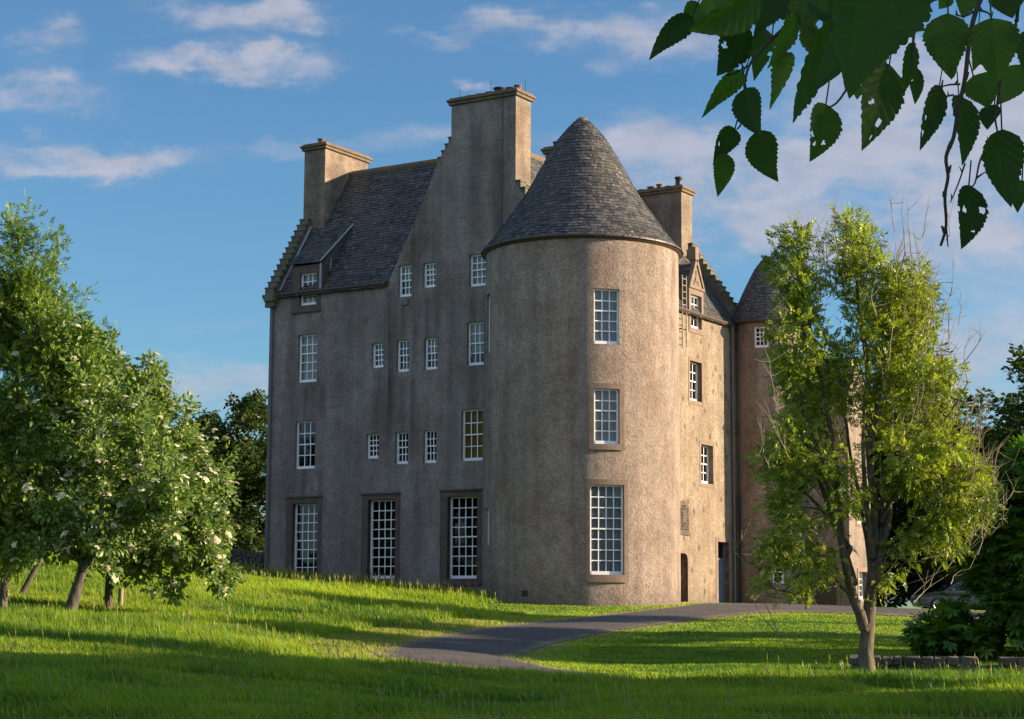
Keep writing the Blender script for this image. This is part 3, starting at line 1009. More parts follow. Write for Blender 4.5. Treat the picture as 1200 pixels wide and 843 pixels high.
for sg in (-1, 1):
    e0, e1_ = (am + sg * .70, 13.58), (am + sg * .10, 14.74)
    q.hexa([mpd(e0[0], -.06, e0[1]), mpd(e0[0], .1, e0[1]), mpd(e1_[0], .1, e1_[1]), mpd(e1_[0], -.06, e1_[1]),
            mpd(e0[0] - sg * .11, -.06, e0[1]), mpd(e0[0] - sg * .11, .1, e0[1]), mpd(e1_[0] - sg * .1, .1, e1_[1] - .16), mpd(e1_[0] - sg * .1, -.06, e1_[1] - .16)])
q.box(am - .17, am + .17, -.06, .30, 14.74, 15.28, mpd)
q.box(am - .10, am + .10, -.04, .0, 13.8, 14.0, mpd)
q.box(am - .24, am - .14, -.03, .0, 13.66, 13.86, mpd)
q.box(am + .14, am + .24, -.03, .0, 13.66, 13.86, mpd)
q.box(am - .05, am + .05, -.035, .0, 14.06, 14.28, mpd)
q.build('pediment', M['stone_warm'], dm2, bevel=.012)
b = MB()
# little gabled slate roof running back into the main slope
for sg in (-1, 1):
    ev = Vector(mpd(am + sg * .72, -.02, 13.55))
    rg = Vector(mpd(am, -.02, 14.6))
    up = rg - ev
    nrm = up.cross(Vector((1, 0, 0))) * (1 if sg < 0 else -1)
    nrm.normalize()
    if nrm.z < 0:
        nrm = -nrm
    ln = up.length
    slate_slope(b, ev, (-1, 0, 0), up.normalized(), nrm, 1.0, ln, left=lambda s: .14, right=lambda s, ln=ln: .95 + .72 * s / ln, row=.14, wid=.2)
b.build('dormer_roof', M['slate'], dm2)
window(lambda a, d, z: (.93 - d, a, z), rw[0], rw[1], rw[2], rw[3], 3, 4, 2, depth=.15, sill=False)

# --- the round corner tower
TWIN = [(math.radians(12.0) + PHI, .955, 9.41, 11.375, 3, 5, 2, None, ('blind', 1), 0),
        (math.radians(11.9) + PHI, .92, 5.90, 7.835, 3, 5, 2, (.64, 5.745, 8.02), ('curtain', 1), 0),
        (math.radians(12.1) + PHI, 1.22, 1.393, 4.488, 4, 8, 4, (.765, 1.18, 4.672), ('blind', 1), 0),
        (math.radians(-76.5) + PHI, .60, 9.44, 11.6, 2, 5, 2, None, None, 0),
        (math.radians(-75.5) + PHI, .58, 2.47, 3.82, 2, 4, 2, None, None, 0)]


def round_wall(name, c, r, z0, z1, wins, mat, n=112, batter=0.0):
    angs = set(np.linspace(-math.pi, math.pi, n + 1)[:-1].round(5))
    zs = set(np.linspace(z0, z1, 20).round(4))
    op = []
    for (ang, wd, za, zb, *_r) in wins:
        h = math.asin(wd / 2 / r)
        op.append((ang - h, ang + h, za, zb))
        angs = {a for a in angs if min(abs(a - ang + h), abs(a - ang - h)) > .012}
        angs |= {ang - h, ang + h}
        zs |= {za, zb}
    angs, zs = sorted(angs), sorted(zs)
    b = MB()
    idx = {}

    def vid(i, j):
        i %= len(angs)
        if (i, j) not in idx:
            rr = r + batter * (z1 - zs[j])
            b.v.append((c[0] + rr * math.sin(angs[i]), c[1] - rr * math.cos(angs[i]), zs[j]))
            idx[i, j] = len(b.v) - 1
        return idx[i, j]
    for i in range(len(angs)):
        a0 = angs[i]
        a1 = angs[(i + 1) % len(angs)] + (2 * math.pi if i == len(angs) - 1 else 0)
        am_ = (a0 + a1) / 2
        for j in range(len(zs) - 1):
            zm = (zs[j] + zs[j + 1]) / 2
            if any(o[0] < am_ < o[1] and o[2] < zm < o[3] for o in op):
                continue
            b.f.append((vid(i, j), vid(i + 1, j), vid(i + 1, j + 1), vid(i, j + 1)))
            b.tone.append(.5)
    o = b.build(name, M[mat], house, smooth=True)
    # reveals in a separate flat-shaded piece of the wall mesh
    for (ang, wd, za, zb, *_r) in wins:
        rv = MB()
        mpw = plane_round(c, r, ang)
        dd = r - r * math.cos(math.asin(wd / 2 / r))
        reveal(rv, lambda a, d, z: mpw(a, d + dd, z), -wd / 2, wd / 2, za, zb, .3)
        k = 12
        for zz in (za, zb):   # close the curved lip over the straight head and sill
            ra = [(c[0] + r * math.sin(ang + math.asin(x / r)), c[1] - r * math.cos(ang + math.asin(x / r)), zz) for x in np.linspace(-wd / 2, wd / 2, k)]
            rb = [mpw(x, dd + .02, zz) for x in np.linspace(-wd / 2, wd / 2, k)]
            rv.quads(ra, rb, close=False)
        rv.build('window_reveal', M[mat], o)
    return o


round_wall('round_tower_wall', TC, TR, -.5, 13.175, TWIN, 'harl_tower')
for (ang, wd, za, zb, c, r, m, sur, back, _) in TWIN:
    mpw = plane_round(TC, TR, ang)
    dd = TR - TR * math.cos(math.asin(wd / 2 / TR))
    wn = window(lambda a, d, z, mpw=mpw, dd=dd: mpw(a, d + dd, z), -wd / 2, wd / 2, za, zb, c, r, m, depth=.10, back=back, sill=False)
    if sur:
        hw, s0, s1 = sur
        q = MB()
        cyl = lambda x, z, d=0.0: (TC[0] + (TR + .02 - d) * math.sin(ang + math.asin(x / TR)), TC[1] - (TR + .02 - d) * math.cos(ang + math.asin(x / TR)), z)

        def band(xa, xb, ya, yb):
            n = max(2, int(abs(xb - xa) / .08))
            xs = np.linspace(xa, xb, n + 1)
            q.quads([cyl(x, ya) for x in xs], [cyl(x, yb) for x in xs], close=False)
            for yy in (ya, yb):
                q.quads([cyl(x, yy) for x in xs], [cyl(x, yy, .12) for x in xs], close=False)
            for x in (xa, xb):
                q.face([cyl(x, ya), cyl(x, yb), cyl(x, yb, .14), cyl(x, ya, .14)], .5)
        h2 = wd / 2
        band(-hw, -h2, s0, s1)
        band(h2, hw, s0, s1)
        band(-h2, h2, zb, s1)
        band(-h2, h2, s0, za)
        q.build('surround', M['stone_warm'], wn)
        q = MB()
        n = 14
        xs = np.linspace(-hw, hw, n + 1)
        q.quads([cyl(x, s0 - .05, -.06) for x in xs], [cyl(x, s0 + .05, -.06) for x in xs], close=False)
        q.quads([cyl(x, s0 + .05, -.06) for x in xs], [cyl(x, s0 + .05, .0) for x in xs], close=False)
        q.quads([cyl(x, s0 - .05, -.06) for x in xs], [cyl(x, s0 - .05, .0) for x in xs], close=False)
        q.build('sill', M['stone_warm'], wn)
q = MB()
mpw = plane_round(TC, TR, math.radians(-36) + PHI)
q.box(-.13, .13, -.01, .05, .64, .85, mpw)
for k in range(4):
    q.box(-.12 + k * .07, -.09 + k * .07, -.025, -.01, .66, .83, mpw)
q.build('vent_grille', M['iron'], house)
q = MB()
q.box(-7.3, -6.98, -.07, 0, 12.12, 12.36)
q.build('vent_box', M['iron_grey'], house)
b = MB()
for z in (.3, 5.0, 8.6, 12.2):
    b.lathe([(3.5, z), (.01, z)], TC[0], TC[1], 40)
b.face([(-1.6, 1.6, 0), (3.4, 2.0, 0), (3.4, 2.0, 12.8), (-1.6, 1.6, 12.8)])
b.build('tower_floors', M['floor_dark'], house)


def cone_roof(name, c, prof, row=.155, wid=.20):
    """rows of slates round a bell-cast cone; prof: (radius, z) from the eave to the tip"""
    b = MB()
    p = np.array(prof)
    s = np.concatenate([[0], np.cumsum(np.hypot(*np.diff(p, axis=0).T))])
    rows = int(s[-1] / row)
    for k in range(rows):
        s0, s1 = k * row, min((k + 1.22) * row, s[-1])
        r0, z0 = np.interp(s0, s, p[:, 0]), np.interp(s0, s, p[:, 1])
        r1, z1 = np.interp(s1, s, p[:, 0]), np.interp(s1, s, p[:, 1])
        n = max(8, int(2 * math.pi * r0 / wid))
        off = random.random()
        for i in range(n):
            ta, tb = 2 * math.pi * (i + off) / n, 2 * math.pi * (i + off + .97) / n
            l0 = .028 + random.uniform(-.008, .014)
            l1 = l0 + random.uniform(-.006, .006)
            zj = random.uniform(-.012, .012)
            q = [(c[0] + (r0 + l0) * math.sin(ta), c[1] - (r0 + l0) * math.cos(ta), z0 + zj), (c[0] + (r0 + l1) * math.sin(tb), c[1] - (r0 + l1) * math.cos(tb), z0 + zj),
                 (c[0] + (r1 + .004) * math.sin(tb), c[1] - (r1 + .004) * math.cos(tb), z1), (c[0] + (r1 + .004) * math.sin(ta), c[1] - (r1 + .004) * math.cos(ta), z1)]
            t = random.betavariate(2, 3)
            b.face(q, t)
            b.face([(c[0] + r0 * math.sin(ta), c[1] - r0 * math.cos(ta), z0 + zj), (c[0] + r0 * math.sin(tb), c[1] - r0 * math.cos(tb), z0 + zj), q[1], q[0]], t)
    b.lathe([(r, z) for r, z in prof], c[0], c[1], 64)
    b.lathe([(prof[0][0], prof[0][1]), (prof[0][0] - .45, prof[0][1] - .06)], c[0], c[1], 64)
    return b.build(name, M['slate'], house)


CONE = [(r / CAM_SCALE, z / CAM_SCALE) for r, z in ((3.83, 13.74), (3.44, 14.18), (2.95, 14.86), (2.20, 15.95), (1.79, 16.68), (1.43, 17.35), (.91, 18.22), (.60, 18.62), (.34, 18.90), (.2, 19.0))]
tr = cone_roof('round_tower_roof', TC, CONE)
q = MB()
q.lathe([(r / CAM_SCALE, z / CAM_SCALE) for r, z in ((.28, 18.9), (.25, 19.0), (.17, 19.08), (.06, 19.13), (.005, 19.14))], TC[0], TC[1], 20)
q.build('lead_cap', M['stone_cap'], tr, smooth=True)
q = MB()
q.lathe([(r / CAM_SCALE, z / CAM_SCALE) for r, z in ((3.69, 13.60), (3.74, 13.61), (3.80, 13.66), (3.84, 13.71), (3.875, 13.69), (3.87, 13.745), (3.8, 13.755))], TC[0], TC[1], 80)
for k in range(34):
    t = 2 * math.pi * k / 34
    q.box(-.02, .02, -.02, .04, 13.235, 13.30, plane_round(TC, 3.745, t))
q.build('eaves_gutter', M['gutter'], tr, smooth=False)

# --- stair turret in the inner angle
QW = [(math.radians(-19) + PHI, .62, 11.39, 12.30, 3, 4, 2), (math.radians(3) + PHI, .5, 1.35, 2.1, 2, 3, 1)]
round_wall('stair_turret_wall', QC, QR, -.4, 12.55, QW, 'harl_pink', n=64)
for (ang, wd, za, zb, c, r, m) in QW:
    mpw = plane_round(QC, QR, ang)
    dd = QR - QR * math.cos(math.asin(wd / 2 / QR))
    window(lambda a, d, z, mpw=mpw, dd=dd: mpw(a, d + dd, z), -wd / 2, wd / 2, za, zb, c, r, m, depth=.07, sill=False)
tt = cone_roof('stair_turret_roof', QC, [(1.74, 12.58), (1.55, 12.95), (1.27, 13.55), (.95, 14.25), (.62, 14.92), (.34, 15.35), (.14, 15.56)], row=.15, wid=.22)
q = MB()
q.lathe([(.22, 15.42), (.16, 15.58), (.05, 15.68), (.005, 15.69)], QC[0], QC[1], 16)
q.build('lead_cap', M['stone_step'], tt, smooth=True)
q = MB()
q.lathe([(1.55, 12.46), (1.64, 12.5), (1.74, 12.56), (1.78, 12.54), (1.77, 12.60), (1.68, 12.61)], QC[0], QC[1], 48)
q.build('eaves_gutter', M['gutter'], tt)

# --- east wing behind the ash tree
b = MB()
wz = 9.2
WINW = [(15.85, 16.8, 3.95, 5.25, 3, 4, 2, (15.65, 17.0, 3.8, 5.42)), (15.9, 16.8, .75, 1.9, 3, 4, 2, (15.7, 17.0, .6, 2.05))]
holes = [[(a0, z0), (a1, z0), (a1, z1), (a0, z1)] for a0, a1, z0, z1, *_ in WINW]
b.poly([(14.9, -.4), (17.5, -.4), (17.5, wz), (16.2, wz + 1.9), (14.9, wz)], holes, lambda a, z: (5.35, a, z))
planeW = lambda a, d, z: (5.35 - d, a, z)
for a0, a1, z0, z1, *_ in WINW:
    reveal(b, planeW, a0, a1, z0, z1, .3)
b.face([(2.6, 14.9, -.4), (5.35, 14.9, -.4), (5.35, 14.9, wz), (2.6, 14.9, wz)])
b.face([(.0, 17.5, -.4), (5.35, 17.5, -.4), (5.35, 17.5, wz), (.0, 17.5, wz)])
b.face([(.0, 14.5, -.4), (.0, 17.5, -.4), (.0, 17.5, wz), (.0, 14.5, wz)])
b.build('east_wing_wall', M['harl_pink'], house)
for a0, a1, z0, z1, c, r, m, sur in WINW:
    window(planeW, a0, a1, z0, z1, c, r, m, depth=.18, surround=sur, smat='stone_warm', sill=False, back=('curtain', .5))
b = MB()
mpx = lambda a, d, z: (a, 14.9 - .0 + d, z)
b.box(3.75, 4.75, -.03, .0, .5, 2.6, mpx)
dr3 = b.build('door', M['iron'], house)
q = MB()
q.box(3.6, 3.75, -.06, .0, .5, 2.75, mpx)
q.box(4.75, 4.9, -.06, .0, .5, 2.75, mpx)
q.box(3.75, 4.75, -.06, .0, 2.6, 2.75, mpx)
q.build('surround', M['stone_warm'], dr3)
b = MB()
dv = Vector((0, 1.42, 2.0))
slate_slope(b, (-.1, 14.78, wz - .05), (1, 0, 0), dv.normalized(), Vector((0, -2.0, 1.42)).normalized(), 5.5, dv.length)
slate_slope(b, (5.4, 17.62, wz - .05), (-1, 0, 0), Vector((0, -1.42, 2.0)).normalized(), Vector((0, 2.0, 1.42)).normalized(), 5.5, dv.length)
b.build('east_wing_roof', M['slate'], house)


# --- rainwater goods and the roof ladder
def gutter(p0, p1, name='gutter'):
    q = MB()
    q.tube([p0, p1], .07, 8)
    v = Vector(p1) - Vector(p0)
    n = int(v.length / 1.0)
    for k in range(n + 1):
        p = Vector(p0) + v * (k / n)
        q.box(p.x - .02, p.x + .02, p.y - .08, p.y + .08, p.z - .10, p.z + .05)
    return q.build(name, M['gutter'], house)


gutter((-14.25, -.12, 13.07), (-8.05, -.12, 13.07))
gutter((1.05, 5.3, 12.42), (1.05, 12.95, 12.42))


def downpipe(x, y, z0, z1, off=(0, 0), mat='iron_grey', r=.055):
    q = MB()
    q.tube([(x + off[0], y + off[1], z1 + .1), (x + off[0] * .5, y + off[1] * .5, z1 - .15), (x, y, z1 - .4), (x, y, z0)], r, 8)
    z = z0 + .6
    while z < z1 - .4:
        q.tube([(x, y, z), (x, y, z + .10)], r * 1.35, 8)
        z += 1.83
    q.build('downpipe', M[mat], house)


downpipe(-13.80, -.09, 1.3, 13.0, (0, -.05))
downpipe(1.0, 12.86, .4, 12.35, (.06, -.1))
downpipe(1.06, 13.02, .4, 5.0, mat='iron')
q = MB()
for a in (8.03, 8.40):
    q.box(a - .02, a + .02, -.16, -.12, 10.9, 13.85, planeR)
for k in range(11):
    z = 11.0 + k * .27
    q.box(8.055, 8.375, -.15, -.12, z, z + .03, planeR)
q.box(8.0, 8.06, -.12, 0, 11.6, 11.66, planeR)
q.box(8.37, 8.43, -.12, 0, 11.6, 11.66, planeR)
q.build('ladder', M['ladder_wood'], house)


# ------------------------------------------------------------------ vegetation
def rot_frames(d, rng, up_bias=None):
    """orthonormal frames: d (n,3) main direction; returns d, side, normal"""
    d = d / np.linalg.norm(d, axis=1, keepdims=True)
    ref = rng.normal(size=d.shape)
    if up_bias is not None:
        ref = ref * (1 - up_bias) + np.array([0, 0, 1.0]) * up_bias * 1.6
    n = ref - d * (ref * d).sum(1, keepdims=True)
    n /= np.linalg.norm(n, axis=1, keepdims=True) + 1e-9
    s = np.cross(d, n)
    return d, s, n


def leaf_template(kind):
    """list of polygons (all with 4 corners) in (along, across, normal) for one leaf of length 1"""
    q = []
    if kind == 'pinnate':                     # rachis with paired leaflets
        r = np.random.default_rng(8)
        prs = 5
        for k in range(prs):
            x = .18 + .66 * k / (prs - 1)
            for sg in (-1, 1):
                L = .34 * (1 - .12 * abs(k - 1.5)) * r.uniform(.85, 1.15)
                t = 1.05 + r.uniform(-.25, .25)
                P0 = np.array([x, 0, 0])
                ax = np.array([math.cos(t), math.sin(t) * sg, r.uniform(-.65, .35)])
                ax /= np.linalg.norm(ax)
                tw = r.uniform(-.9, .9)
                sd = np.array([-math.sin(t) * sg, math.cos(t), 0]) * math.cos(tw) + np.array([0, 0, 1]) * math.sin(tw)
                w_ = .085
                q.append([P0, P0 + ax * L * .45 + sd * w_, P0 + ax * L, P0 + ax * L * .45 - sd * w_])
        P0 = np.array([.86, 0, 0])
        q.append([P0, P0 + [.15, .06, 0], P0 + [.34, 0, -.04], P0 + [.15, -.06, 0]])
        q.append([np.array([0, -.007, 0]), np.array([.9, -.004, 0]), np.array([.9, .004, 0]), np.array([0, .007, 0])])
    elif kind == 'broad':                     # one ovate blade folded on its midrib
        for sg in (-1, 1):
            q.append([np.array([0, 0, 0]), np.array([.26, .34 * sg, .07]), np.array([.66, .29 * sg, .03]), np.array([1, 0, -.12])])
    elif kind == 'palm':                      # five fingers
        for k, L in zip(range(-2, 3), (.6, .9, 1.0, .9, .6)):
            t = k * .62
            ax = np.array([math.cos(t), math.sin(t), -.12])
            sd = np.array([-math.sin(t), math.cos(t), 0])
            q.append([np.zeros(3), ax * L * .62 + sd * .14, ax * L, ax * L * .62 - sd * .14])
    elif kind == 'spray':                     # a small cluster of blades for far trees
        r = np.random.default_rng(3)
        for k in range(5):
            t = r.uniform(-1.2, 1.2)
            ax = np.array([math.cos(t), math.sin(t), r.uniform(-.4, .3)])
            sd = np.array([-math.sin(t), math.cos(t), r.uniform(-.5, .5)])
            P0 = np.array([r.uniform(0, .35), r.uniform(-.15, .15), r.uniform(-.1, .1)])
            L = r.uniform(.45, .7)
            q.append([P0, P0 + ax * L * .5 + sd * .15, P0 + ax * L, P0 + ax * L * .5 - sd * .15])
    elif kind == 'head':                      # domed flower head
        r = np.random.default_rng(5)
        for k in range(9):
            a = k * 2.4
            rr = .42 * math.sqrt((k + .5) / 9)
            c = np.array([rr * math.cos(a), rr * math.sin(a), .25 - rr * rr * .9])
            e1_ = np.array([1, 0, -rr * 1.3 * math.cos(a)]) * .2
            e2_ = np.array([0, 1, -rr * 1.3 * math.sin(a)]) * .2
            q.append([c - e1_ - e2_ * .4, c + e1_ * .4 - e2_, c + e1_ + e2_ * .4, c - e1_ * .4 + e2_])
    return np.array(q)


def scatter(name, pos, d, size, kind, mat, parent, rng, up=.35, tone=None):
    T = leaf_template(kind)                   # (k,4,3)
    k = len(T)
    d, s, n = rot_frames(d, rng, up)
    n_ = len(pos)
    V = (pos[:, None, None, :] + size[:, None, None, None] * (T[None, :, :, 0:1] * d[:, None, None, :] + T[None, :, :, 1:2] * s[:, None, None, :] + T[None, :, :, 2:3] * n[:, None, None, :]))
    V = V.reshape(-1, 3)
    F = np.arange(n_ * k * 4).reshape(-1, 4)
    if tone is None:
        tone = rng.beta(2, 2, n_)
    tn = np.repeat(tone, k) + rng.normal(0, .13, n_ * k)
    return np_mesh(name, V, F, np.clip(tn, 0, 1), mat, parent)


def grow(stems, tips, rng, step=.35, up=.5, r_tip=.006, expo=.46):
    """join every tip to the nearest sensible point of the growing skeleton"""
    pos, par, fix = [], [], []
    for st in stems:
        pts = [Vector(p[:3]) for p in st]
        rad = [p[3] for p in st]
        seg = []
        for i in range(len(pts) - 1):
            m = max(1, int((pts[i + 1] - pts[i]).length / step))
            for j in range(m):
                t = j / m
                seg.append((*(pts[i].lerp(pts[i + 1], t)), rad[i] * (1 - t) + rad[i + 1] * t))
        seg.append((*pts[-1], rad[-1]))
        prev = -1
        if pos:
            P_ = np.array(pos)
            prev = int(np.argmin(((P_ - np.array(seg[0][:3])) ** 2).sum(1)))
        for k, (x, y, z, r) in enumerate(seg):
            if k == 0 and prev >= 0 and (Vector(pos[prev]) - Vector((x, y, z))).length < .05:
                continue
            wob = rng.normal(0, .012, 3) if k else np.zeros(3)
            pos.append((x + wob[0], y + wob[1], z + wob[2]))
            par.append(prev)
            fix.append(r)
            prev = len(pos) - 1
    base_n = len(pos)
    P_ = np.array(pos)
    dmin = np.sqrt(((tips[:, None, :] - P_[None]) ** 2).sum(2)).min(1)
    order = np.argsort(dmin)
    cap = len(pos) + 40 * len(tips)
    A = np.zeros((cap, 3))
    A[:len(pos)] = P_
    n = len(pos)
    ends = []
    for i in order:
        t = tips[i]
        dv = t - A[:n]
        dist = np.sqrt((dv ** 2).sum(1))
        cost = dist + up * np.maximum(0, .35 * dist - dv[:, 2])
        j = int(np.argmin(cost))
        L = dist[j]
        m = max(1, int(L / step))
        p0 = A[j].copy()
        prev = j
        for q in range(1, m + 1):
            f = q / m
            p = p0 + (t - p0) * f
            p[2] += .10 * L * math.sin(math.pi * f) * (-.6)
            p += rng.normal(0, .017 * min(1, L), 3) * (1 if q < m else 0)
            A[n] = p
            par.append(prev)
            fix.append(0)
            prev = n
            n += 1
        ends.append(prev)
    cnt = np.zeros(n)
    for e in ends:
        cnt[e] += 1
    for k in range(n - 1, -1, -1):
        if par[k] >= 0:
            cnt[par[k]] += cnt[k]
    rad = r_tip * np.maximum(cnt, 1) ** expo
    rad = np.maximum(rad * (np.array(fix) == 0), np.array(fix))
    return A[:n], np.array(par), rad, np.array(ends), base_n


def limbs(name, A, par, rad, mat, parent, base_n):
    """one continuous-looking mesh of tapered limbs"""
    has = np.where(par >= 0)[0]
    a, b = A[par[has]], A[has]
    ra, rb = np.minimum(rad[par[has]], rad[has] * 1.5), rad[has]
    big = rb > .03
    out_v, out_f, off = [], [], 0
    for mask, n in ((big, 9), (~big, 4)):
        if not mask.any():
            continue
        p0, p1, r0, r1 = a[mask], b[mask], ra[mask], rb[mask]
        d = p1 - p0
        ln = np.linalg.norm(d, axis=1, keepdims=True) + 1e-9
        d = d / ln
        ref = np.where(np.abs(d[:, 2:3]) < .9, np.array([[0, 0, 1.0]]), np.array([[1.0, 0, 0]]))
        s = np.cross(d, ref)
        s /= np.linalg.norm(s, axis=1, keepdims=True)
        t = np.cross(d, s)
        p1 = p1 + d * np.minimum(r1[:, None] * .35, ln * .3)
        th = np.linspace(0, 2 * math.pi, n, endpoint=False)
        ring = s[:, None, :] * np.cos(th)[None, :, None] + t[:, None, :] * np.sin(th)[None, :, None]
        v0 = p0[:, None, :] + ring * r0[:, None, None]
        v1 = p1[:, None, :] + ring * r1[:, None, None]
        V = np.concatenate([v0, v1], 1).reshape(-1, 3)
        m = len(p0)
        base = (np.arange(m) * 2 * n)[:, None]
        k = np.arange(n)[None]
        j = (k + 1) % n
        F = np.stack([base + k, base + j, base + n + j, base + n + k], 2).reshape(-1, 4) + off
        out_v.append(V)
        out_f.append(F)
        off += len(V)
    V, F = np.vstack(out_v), np.vstack(out_f)
    return np_mesh(name, V, F, np.full(len(F), .5), mat, parent, smooth=True)


def in_lobes(lobes, n, rng, shell=.55):
    """points in a union of ellipsoids, a little denser towards their skins"""
    vol = np.array([l[3] * l[4] * l[5] for l in lobes]) ** .8
    w_ = np.array([l[6] if len(l) > 6 else 1.0 for l in lobes]) * vol
    pick = rng.choice(len(lobes), n, p=w_ / w_.sum())
    L = np.array([l[:6] for l in lobes])[pick]
    u = rng.normal(size=(n, 3))
    u /= np.linalg.norm(u, axis=1, keepdims=True)
    r = rng.uniform(shell ** 3, 1, n) ** (1 / 3)
    return L[:, :3] + u * r[:, None] * L[:, 3:6]


def make_tree(name, label, cat, loc, stems, lobes, n_tips, per_tip, size, kind, leafmat, barkmat, seed, group=None, spread=.35, droop=-.15, shell=.55,
              dead=None, blossom=0, r_tip=.006, step=.35, up=.5, sizevar=.3, leaf_up=.35, ragged=.5):
    rng = np.random.default_rng(seed)
    root = empty(name, loc)
    tag(root, label, cat, group)
    tips = in_lobes(lobes, n_tips, rng, shell)
    cen = np.array([np.mean([l[i] for l in lobes]) for i in range(3)])
    poke = rng.random(len(tips)) < .16
    tips[poke] += (tips[poke] - cen) / np.linalg.norm(tips[poke] - cen, axis=1, keepdims=True) * rng.uniform(.1, ragged, (poke.sum(), 1))
    nd = 0
    if dead is not None:
        tips = np.vstack([tips, dead])
        nd = len(dead)
    A, par, rad, ends, base_n = grow(stems, tips, rng, step=step, up=up, r_tip=r_tip)
    limbs('trunk', A, par, rad, M[barkmat], root, base_n)
    # which ends are leafy (dead tips stay bare)
    P_ = A[ends]
    if nd:
        dd = np.sqrt(((P_[:, None, :] - dead[None]) ** 2).sum(2)).min(1)
        leafy = ends[dd > 1e-6]
    else:
        leafy = ends
    e = np.repeat(leafy, per_tip)
    n = len(e)
    back = par[e]
    back2 = np.where(par[back] >= 0, par[back], back)
    t = rng.random(n)[:, None]
    tw = np.where(rng.random(n)[:, None] < .6, A[e] * (1 - t) + A[back] * t, A[back] * (1 - t) + A[back2] * t)
    off = rng.normal(0, 1, (n, 3))
    off /= np.linalg.norm(off, axis=1, keepdims=True)
    pos = tw + off * spread * rng.random((n, 1)) ** .6
    d = off + (A[e] - A[back]) * .8 + np.array([0, 0, droop])
    ctr = np.array([np.mean([l[0] for l in lobes]), np.mean([l[1] for l in lobes]), np.mean([l[2] for l in lobes])])
    d += (pos - ctr) / (np.linalg.norm(pos - ctr, axis=1, keepdims=True) + 1e-6) * .5
    clump = rng.beta(1.3, 1.3, len(A))[e]
    tone = np.clip(.70 * clump + .30 * rng.random(n), 0, 1)
    sz = size * rng.uniform(1 - sizevar, 1 + sizevar, n)
    scatter('crown', pos, d, sz, kind, M[leafmat], root, rng, leaf_up, tone)
    if blossom:
        j = rng.choice(n, blossom, replace=False)
        p = pos[j] + (pos[j] - ctr) / np.linalg.norm(pos[j] - ctr, axis=1, keepdims=True) * .10
        dd = rng.normal(size=(len(j), 3))
        nn = (pos[j] - ctr)
        nn = nn / np.linalg.norm(nn, axis=1, keepdims=True) * .5 + np.array([0, -.15, .9]) + rng.normal(0, .3, (len(j), 3))
        T = leaf_template('head')
        nn /= np.linalg.norm(nn, axis=1, keepdims=True)
        s = np.cross(nn, rng.normal(size=nn.shape))
        s /= np.linalg.norm(s, axis=1, keepdims=True)
        b2 = np.cross(nn, s)
        S = rng.uniform(.15, .24, len(j))[:, None, None, None]
        V = p[:, None, None, :] + S * (T[None, :, :, 0:1] * s[:, None, None, :] + T[None, :, :, 1:2] * b2[:, None, None, :] + T[None, :, :, 2:3] * nn[:, None, None, :])
        V = V.reshape(-1, 3)
        np_mesh('blossom', V, np.arange(len(V)).reshape(-1, 4), rng.random(len(V) // 4), M['blossom'], root)
    return root


def duplicate(root, loc, rz, label, scale=1.0, group=None):
    r = root.copy()
    COL.objects.link(r)
    r.location = loc
    r.rotation_euler = (0, 0, rz)
    r.scale = (scale,) * 3
    r['label'] = label
    if group:
        r['group'] = group
    for ch in list(root.children):
        c = ch.copy()
        COL.objects.link(c)
        c.parent = r
    return r


# --- the ash on the lawn: image pixels scaled to metres from its foot (x right, y back, z up)
def st(pts, k, x0, y0, r0, r1, yo=None):
    out = []
    for i, (x, z) in enumerate(pts):
        f = i / (len(pts) - 1)
        dy = (yo or 0) * f ** 1.3
        out.append(((x - x0) * k, dy, (y0 - z) * k, r0 + (r1 - r0) * f ** .8))
    return out


K, bx, by = .01665, 1017, 803
ash_stems = [st([(1017, 806), (1016, 770), (1019, 735), (1024, 695), (1030, 640), (1030, 590), (1026, 520), (1027, 450), (1022, 380), (1016, 310), (1012, 262)], K, bx, by, .175, .015, .4),
             st([(1014, 742), (1002, 705), (992, 660), (985, 612), (985, 560), (975, 500), (962, 430), (950, 370), (940, 320)], K, bx, by, .115, .015, -.5),
             st([(1024, 700), (1022, 640), (1012, 560), (1004, 480), (1000, 400)], K, bx, by, .06, .015, 1.2),
             st([(1026, 690), (1044, 625), (1050, 580), (1055, 520), (1072, 450), (1086, 380), (1093, 330)], K, bx, by, .085, .015, .8),
             st([(1046, 572), (1078, 540), (1110, 500), (1128, 460)], K, bx, by, .055, .012, -.9),
             st([(1027, 540), (1036, 440), (1048, 360), (1058, 310)], K, bx, by, .06, .012, -1.0),
             st([(1008, 712), (985, 692), (952, 703), (918, 701), (890, 690)], K, bx, by, .05, .010, -.8),
             st([(1026, 670), (1060, 640), (1108, 612), (1150, 598)], K, bx, by, .05, .010, -.6),
             st([(1000, 650), (965, 600), (925, 560), (900, 530)], K, bx, by, .05, .010, .5),
             st([(989, 590), (955, 520), (925, 450), (905, 400)], K, bx, by, .045, .010, -1.1)]


def lobe(x, y, rx, ry, dep, dy=0, k=K, x0=bx, y0=by, wt=1.0):
    return ((x - x0) * k, dy, (y0 - y) * k, rx * k, dep, ry * k, wt)


